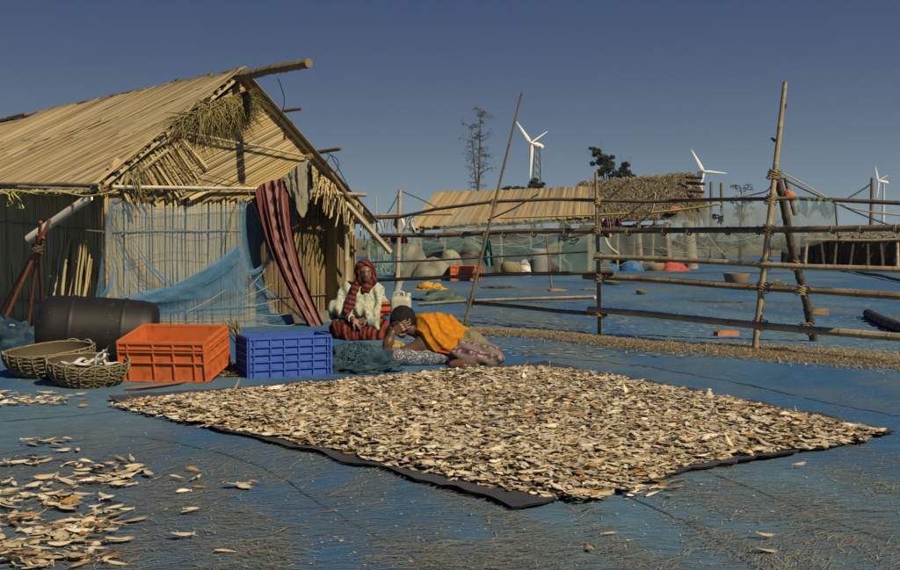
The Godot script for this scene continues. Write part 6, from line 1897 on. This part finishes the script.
func reclining() -> void:
	var o := gp(440, 366)
	var per := thing("person", "reclining person in an orange blouse hiding the face with one hand", "person", o)
	var skin := C3(0.11, 0.054, 0.034)
	var sk := func(p): return skin * (1.0 + 0.12 * nz.get_noise_3dv(p * 500.0))
	var hc := Vector3(-0.305, 0.345, -0.02)
	var f := Vector3(-0.60, -0.25, 0.74).normalized()
	var up := Vector3(-0.42, 0.86, 0.0); up = (up - f * up.dot(f)).normalized()
	var body := MB.new()
	sdf_into(body, [cap(-0.09, 0.27, -0.05, 0.08, 0.22, -0.12, 0.12, 0.10), cap(0.08, 0.22, -0.12, 0.23, 0.15, -0.10, 0.10, 0.12), cap(-0.13, 0.26, -0.03, -0.25, 0.30, -0.03, 0.055, 0.05),
		cap(-0.13, 0.175, 0.03, -0.10, 0.30, -0.02, 0.07, 0.06), cap(-0.125, 0.19, 0.04, -0.30, 0.115, 0.07, 0.062, 0.046), cap(-0.30, 0.115, 0.07, -0.455, 0.085, 0.085, 0.046, 0.042), cap(-0.455, 0.085, 0.085, -0.42, 0.20, 0.09, 0.043, 0.038), cap(-0.42, 0.20, 0.09, -0.385, 0.285, 0.085, 0.038, 0.027),
		cap(0.23, 0.15, -0.10, 0.44, 0.10, 0.06, 0.10, 0.075), cap(0.44, 0.10, 0.06, 0.20, 0.05, 0.17, 0.065, 0.045), cap(0.20, 0.05, 0.17, 0.12, 0.035, 0.19, 0.04, 0.035), cap(0.12, 0.03, 0.19, 0.24, 0.022, 0.22, 0.032, 0.02)], 0.013, 0.03, sk, null, 0.0)
	sdf_into(body, [cap(0.10, 0.035, 0.20, 0.19, 0.03, 0.235, 0.033, 0.027), cap(0.19, 0.03, 0.235, 0.225, 0.024, 0.25, 0.024, 0.014), cap(0.21, 0.03, 0.21, 0.29, 0.028, 0.235, 0.033, 0.026), cap(0.29, 0.028, 0.235, 0.325, 0.022, 0.245, 0.022, 0.013)], 0.007, 0.012, sk)
	sdf_into(body, face_prims(hc, f, up, 1.06), 0.0065, 0.02, face_col(hc, f, up, 1.06, skin))
	sdf_into(body, hand_prims(Vector3(-0.385, 0.285, 0.085), Vector3(0.72, 0.42, 0.10), Vector3(0.2, 0.1, -1.0), 0.55, 1.0, 1.04), 0.0045, 0.008, sk)
	inst(per, "body", body.mesh(), M.skin)
	var hair := MB.new()
	var hcol := C3(0.0045, 0.004, 0.0045)
	var r := f.cross(up).normalized()
	sdf_into(hair, [[hc + up * 0.045 - f * 0.03, hc + up * 0.03 + f * 0.005, 0.104, 0.094], [hc - f * 0.05, hc - f * 0.06 - up * 0.06, 0.08, 0.06], [hc + r * 0.045 - f * 0.01 + up * 0.0, hc + r * 0.04 - up * 0.05 - f * 0.03, 0.05, 0.045]], 0.008, 0.02, func(p): return hcol * (1.0 + 0.5 * nz.get_noise_3dv(p * 1400.0)),
		func(q: Vector3) -> float:
			var v := q - hc
			var e := Vector3(v.dot(r) / 0.07, (v.dot(up) + 0.03) / 0.085, (v.dot(f) - 0.10) / 0.085).length() - 1.0
			return maxf(0.0, -e * 0.12) + 0.006 * nz.get_noise_3dv(q * 1300.0) + 0.002 * sin(v.dot(r) * 160.0 + v.dot(up) * 50.0))
	inst(per, "hair", hair.mesh(), M.hair)
	var bl := MB.new()
	sdf_into(bl, [cap(-0.115, 0.335, -0.05, 0.02, 0.30, -0.11, 0.10, 0.11), cap(0.02, 0.28, -0.11, 0.16, 0.20, -0.13, 0.115, 0.11), cap(-0.06, 0.24, -0.0, 0.10, 0.18, -0.03, 0.11, 0.10), cap(-0.05, 0.20, 0.03, 0.06, 0.15, 0.03, 0.085, 0.06)], 0.008, 0.05,
		func(p): return C3(0.46, 0.175, 0.012) * (0.9 + 0.35 * nz.get_noise_3dv(p * 900.0)),
		func(q: Vector3) -> float: return 0.022 * absf(sin((q.x * 0.75 + q.y) * 25.0 + 1.3 * sin(q.x * 15.0 + q.z * 9.0))) - 0.024 + 0.006 * absf(nz.get_noise_3dv(q * 520.0)) * 2.0)
	inst(per, "blouse", bl.mesh(), M.cloth)
	var sa := MB.new()
	sdf_into(sa, [cap(0.12, 0.17, -0.11, 0.26, 0.155, -0.10, 0.11, 0.135), cap(0.26, 0.14, -0.06, 0.43, 0.095, 0.06, 0.125, 0.085), cap(0.20, 0.12, 0.02, 0.40, 0.08, 0.10, 0.10, 0.075), cap(0.43, 0.09, 0.06, 0.24, 0.06, 0.16, 0.08, 0.055), cap(0.10, 0.10, 0.03, 0.22, 0.06, 0.15, 0.07, 0.055)], 0.011, 0.05,
		func(p: Vector3) -> Color:
			var c := C3(0.17, 0.145, 0.135) if p.y + 0.1 * p.x < 0.235 else C3(0.20, 0.18, 0.11)
			var v: float = p.y + 0.22 * p.x - 0.2 * p.z
			var n1 := nz.get_noise_3dv(p * 1200.0)
			if (v > 0.13 and v < 0.18) or (v > 0.225 and v < 0.245): c = C3(0.105, 0.045, 0.09) if n1 > -0.12 else C3(0.30, 0.24, 0.22)
			elif absf(n1) < 0.05: c = C3(0.13, 0.11, 0.07)
			if v < 0.10: c = C3(0.15, 0.10, 0.13).lerp(C3(0.10, 0.095, 0.075), 0.6 + n1)
			return c,
		func(q: Vector3) -> float: return 0.009 * sin(q.x * 40.0 + q.y * 50.0) + 0.010 * nz.get_noise_3dv(q * 380.0), 0.004)
	inst(per, "skirt", sa.mesh(), M.cloth)
	var un := MB.new()
	un.tube([Vector3(-0.16, 0.155, 0.05), Vector3(-0.05, 0.14, 0.09), Vector3(0.05, 0.12, 0.09), Vector3(0.11, 0.11, 0.08)], [0.015, 0.022, 0.02, 0.012], 8, [C3(0.38, 0.06, 0.04)], true, 0.6)
	inst(per, "sash", un.mesh(), M.cloth)

# ---------------------------------------------------------------- the drying fish
func build_fish() -> void:
	# black tarpaulin
	var cor := [gp(104, 403), gp(512, 513), gp(905, 438), gp(545, 366)]
	var tb := MB.new()
	var N := 70
	var pts := []
	for i in N + 1:
		var row := []
		for k in N + 1:
			var a := float(i) / N; var b := float(k) / N
			var p: Vector3 = cor[0].lerp(cor[1], a).lerp(cor[3].lerp(cor[2], a), b)
			var e := minf(minf(a, 1.0 - a), minf(b, 1.0 - b))
			var out: Vector3 = (p - (cor[0] + cor[1] + cor[2] + cor[3]) * 0.25).normalized()
			var ew := clampf(1.0 - e / 0.08, 0.0, 1.0)
			p += out * ew * 0.09 * nz.get_noise_2d(a * 260.0 + (b * 260.0 if b < 0.5 else 900.0 + b * 260.0), 44.0)
			p.y = ground_h(p.x, p.z) + 0.010 + ew * (0.012 + 0.026 * maxf(0.0, nz.get_noise_2d(p.x * 60.0 + 70.0, p.z * 60.0))) + 0.008 * nz.get_noise_2d(p.x * 130.0, p.z * 130.0)
			row.append(p)
		pts.append(row)
	var tcol := []
	for row in pts:
		var cr := []
		for p in row: cr.append(C3(0.058, 0.058, 0.064) * (1.0 + 0.5 * nz.get_noise_2d(p.x * 80.0, p.z * 80.0)))
		tcol.append(cr)
	tb.grid(pts, tcol)
	var under := []
	for row in pts:
		var u := []
		for k in range(row.size() - 1, -1, -1): u.append(row[k] - Vector3(0, 0.006, 0))
		under.append(u)
	tb.grid(under, tcol)
	var tarp := solo("black_tarpaulin", tb, M.tarp, "black tarpaulin spread on the netting and covered with drying fish", "tarpaulin")
	# outline of the fish layer, in photo pixels turned to ground points
	var outline := PackedVector2Array()
	for q in [[110, 404], [180, 396], [300, 386], [420, 374], [530, 367], [600, 375], [720, 398], [800, 415], [888, 433], [870, 442], [760, 455], [690, 466], [640, 488], [592, 502], [545, 497], [470, 484], [400, 468], [330, 450], [240, 432], [150, 416]]:
		var p := gp(q[0], q[1], 0.03)
		outline.append(Vector2(p.x, p.z))
	var mn := Vector2.INF; var mx := -Vector2.INF
	for p in outline: mn = mn.min(p); mx = mx.max(p)
	var items := []       # [transform, colour, variant, top, where]
	var tone := func() -> Array:
		var q := rng.randf()
		var c := C3(0.63, 0.57, 0.42)
		if q < 0.30: c = C3(0.56, 0.49, 0.345)
		elif q < 0.40: c = C3(0.33, 0.255, 0.145)
		elif q < 0.60: c = C3(0.70, 0.67, 0.58)
		elif q < 0.64: c = C3(0.20, 0.15, 0.09)
		elif q < 0.69: c = C3(0.40, 0.23, 0.07)
		var word := "cream coloured"
		if q < 0.30: word = "straw coloured"
		elif q < 0.40: word = "dull brown"
		elif q < 0.60: word = "pale whitish"
		elif q < 0.64: word = "dark brown"
		elif q < 0.69: word = "amber coloured"
		return [c * rr(0.85, 1.2), word]
	var tries := 0
	var made := 0
	while made < 27000 and tries < 140000:
		tries += 1
		var q := Vector2(rr(mn.x, mx.x), rr(mn.y, mx.y))
		if not in_poly(q, outline): continue
		var layer := rng.randf()
		var thick := 0.040 + 0.022 * nz.get_noise_2d(q.x * 45.0, q.y * 45.0)
		# thin out toward the outline
		var ed := 9.0
		for i in outline.size():
			var cp := Geometry2D.get_closest_point_to_segment(q, outline[i], outline[(i + 1) % outline.size()])
			ed = minf(ed, q.distance_to(cp))
		var rim := clampf(ed / 0.22, 0.0, 1.0)
		if rng.randf() > 0.35 + 0.65 * rim: continue
		var y := ground_h(q.x, q.y) + 0.020 + thick * layer * lerpf(0.25, 1.0, rim)
		var L := rr(0.05, 0.096) * (1.2 if rng.randf() < 0.15 else 1.0)
		var bas := Basis(Vector3.UP, rr(0, TAU)) * Basis(Vector3.BACK, rng.randfn(0.0, 0.11)) * Basis(Vector3.RIGHT, rng.randfn(0.0, 0.24))
		if rng.randf() < 0.002: bas = Basis(Vector3.UP, rr(0, TAU)) * Basis(Vector3.BACK, rr(0.7, 1.3)); y += 0.02
		var w := rr(0.8, 1.35)
		bas = Basis(bas.x * L, bas.y * L, bas.z * L * w)
		var tn: Array = tone.call()
		items.append([Transform3D(bas, Vector3(q.x, y, q.y)), tn[0], rng.randi() % 6, layer > 0.72, 0, tn[1]])
		made += 1
	# loose fish strewn on the netting in the foreground and by the baskets
	var spots := []
	for n in 360:
		var t := pow(rng.randf(), 0.8)
		var px := rr(-20, 160)
		var py := 482.0 + 93.0 * t
		var lim := 152.0 - 40.0 * absf((py - 535.0) / 45.0)
		if px > lim * (0.55 + 0.45 * rng.randf()): px = rr(-15, 125)
		if nz.get_noise_2d(px * 1.6, py * 2.6) < -0.18: continue
		spots.append([px, py])
	for n in 60: spots.append([rr(-10, 60) + rr(0, 16), rr(397, 409)])
	for n in 16: spots.append([rr(0, 45), rr(461, 473)])
	for n in 26: spots.append([rr(56, 148), rr(464, 476)])
	for n in 9: spots.append([rr(30, 75), rr(445, 456)])
	for n in 10: spots.append([rr(140, 205), rr(474, 496)])
	for n in 24: spots.append([rr(80, 130), rr(476, 490)])
	for q in [[65, 403], [83, 398], [85, 402], [84, 410], [245, 492], [238, 491], [256, 489], [192, 517], [196, 519], [283, 537], [230, 560], [78, 455], [183, 545], [62, 448]]: spots.append(q)
	for n in 46:
		if n % 9 == 0: spots.append([rr(560, 905), rr(470, 560)])
		else: spots.append([lerpf(560, 680, rng.randf()), lerpf(503, 488, rng.randf()) + rr(-4, 3)])
	for q in spots:
		var p := gp(q[0], q[1])
		var L := rr(0.055, 0.11)
		var bas := Basis(Vector3.UP, rng.randfn(0.0, 0.7) + (PI if rng.randf() < 0.5 else 0.0)) * Basis(Vector3.BACK, rng.randfn(0.0, 0.10)) * Basis(Vector3.RIGHT, rng.randfn(0.0, 0.30))
		bas = Basis(bas.x * L, bas.y * L, bas.z * L * rr(0.8, 1.2))
		p.y = ground_h(p.x, p.z) + 0.012 + rr(0, 0.012)
		var tn: Array = tone.call()
		items.append([Transform3D(bas, p), tn[0], rng.randi() % 6, true, 2 if q[1] < 415 else 1, tn[1]])
	# the 300 that show largest are things of their own; the rest is one mass
	var cand := []
	for i in items.size():
		var p: Vector3 = items[i][0].origin
		var vx: float = 450.0 + F * p.x / -p.z
		if items[i][3] and vx > 4 and vx < 896 and p.z < -3.35: cand.append(i)
	cand.sort_custom(func(a, b): return items[a][0].origin.z > items[b][0].origin.z)
	var own := {}
	for i in mini(300, cand.size()): own[cand[i]] = true
	var mats := {}
	var rest := []
	for v in 6: rest.append([[], []])
	for i in items.size():
		var it: Array = items[i]
		if own.has(i):
			var key := Vector3i((it[1] as Color).r * 12, (it[1] as Color).g * 12, (it[1] as Color).b * 12)
			if not mats.has(key):
				var m: StandardMaterial3D = M.fish.duplicate()
				m.albedo_color = Color(it[1].r, it[1].g, it[1].b).linear_to_srgb()
				mats[key] = m
			var o := inst(self, "dried_fish", unit.fish[it[2]], mats[key], it[0])
			var shape: String = ["", "broad ", "slim ", "broad ", "", "slim "][it[2]]
			if it[4] == 1: tag(o, "%s%s dried fish lying loose on the bare blue netting" % [shape, it[5]], "fish", "%s%s loose fish" % [shape, it[5]])
			elif it[4] == 2: tag(o, "%s%s dried fish strewn in front of the wicker baskets" % [shape, it[5]], "fish", "%s%s fish by the baskets" % [shape, it[5]])
			else: tag(o, "%s%s dried fish on the front edge of the black tarpaulin's layer" % [shape, it[5]], "fish", "%s%s fish on the tarpaulin" % [shape, it[5]])
		else:
			rest[it[2]][0].append(it[0]); rest[it[2]][1].append(it[1])
	# one object for the mass: each variant is a part of it
	var mass := thing("fish_layer", "thick layer of pale dried fish covering the black tarpaulin", "fish", Vector3.ZERO)
	mass.set_meta("kind", "stuff")
	for v in 6:
		var mm := multi("fish_mass", unit.fish[v], M.fish, rest[v][0], rest[v][1], mass)
		mm.set_meta("kind", "stuff")
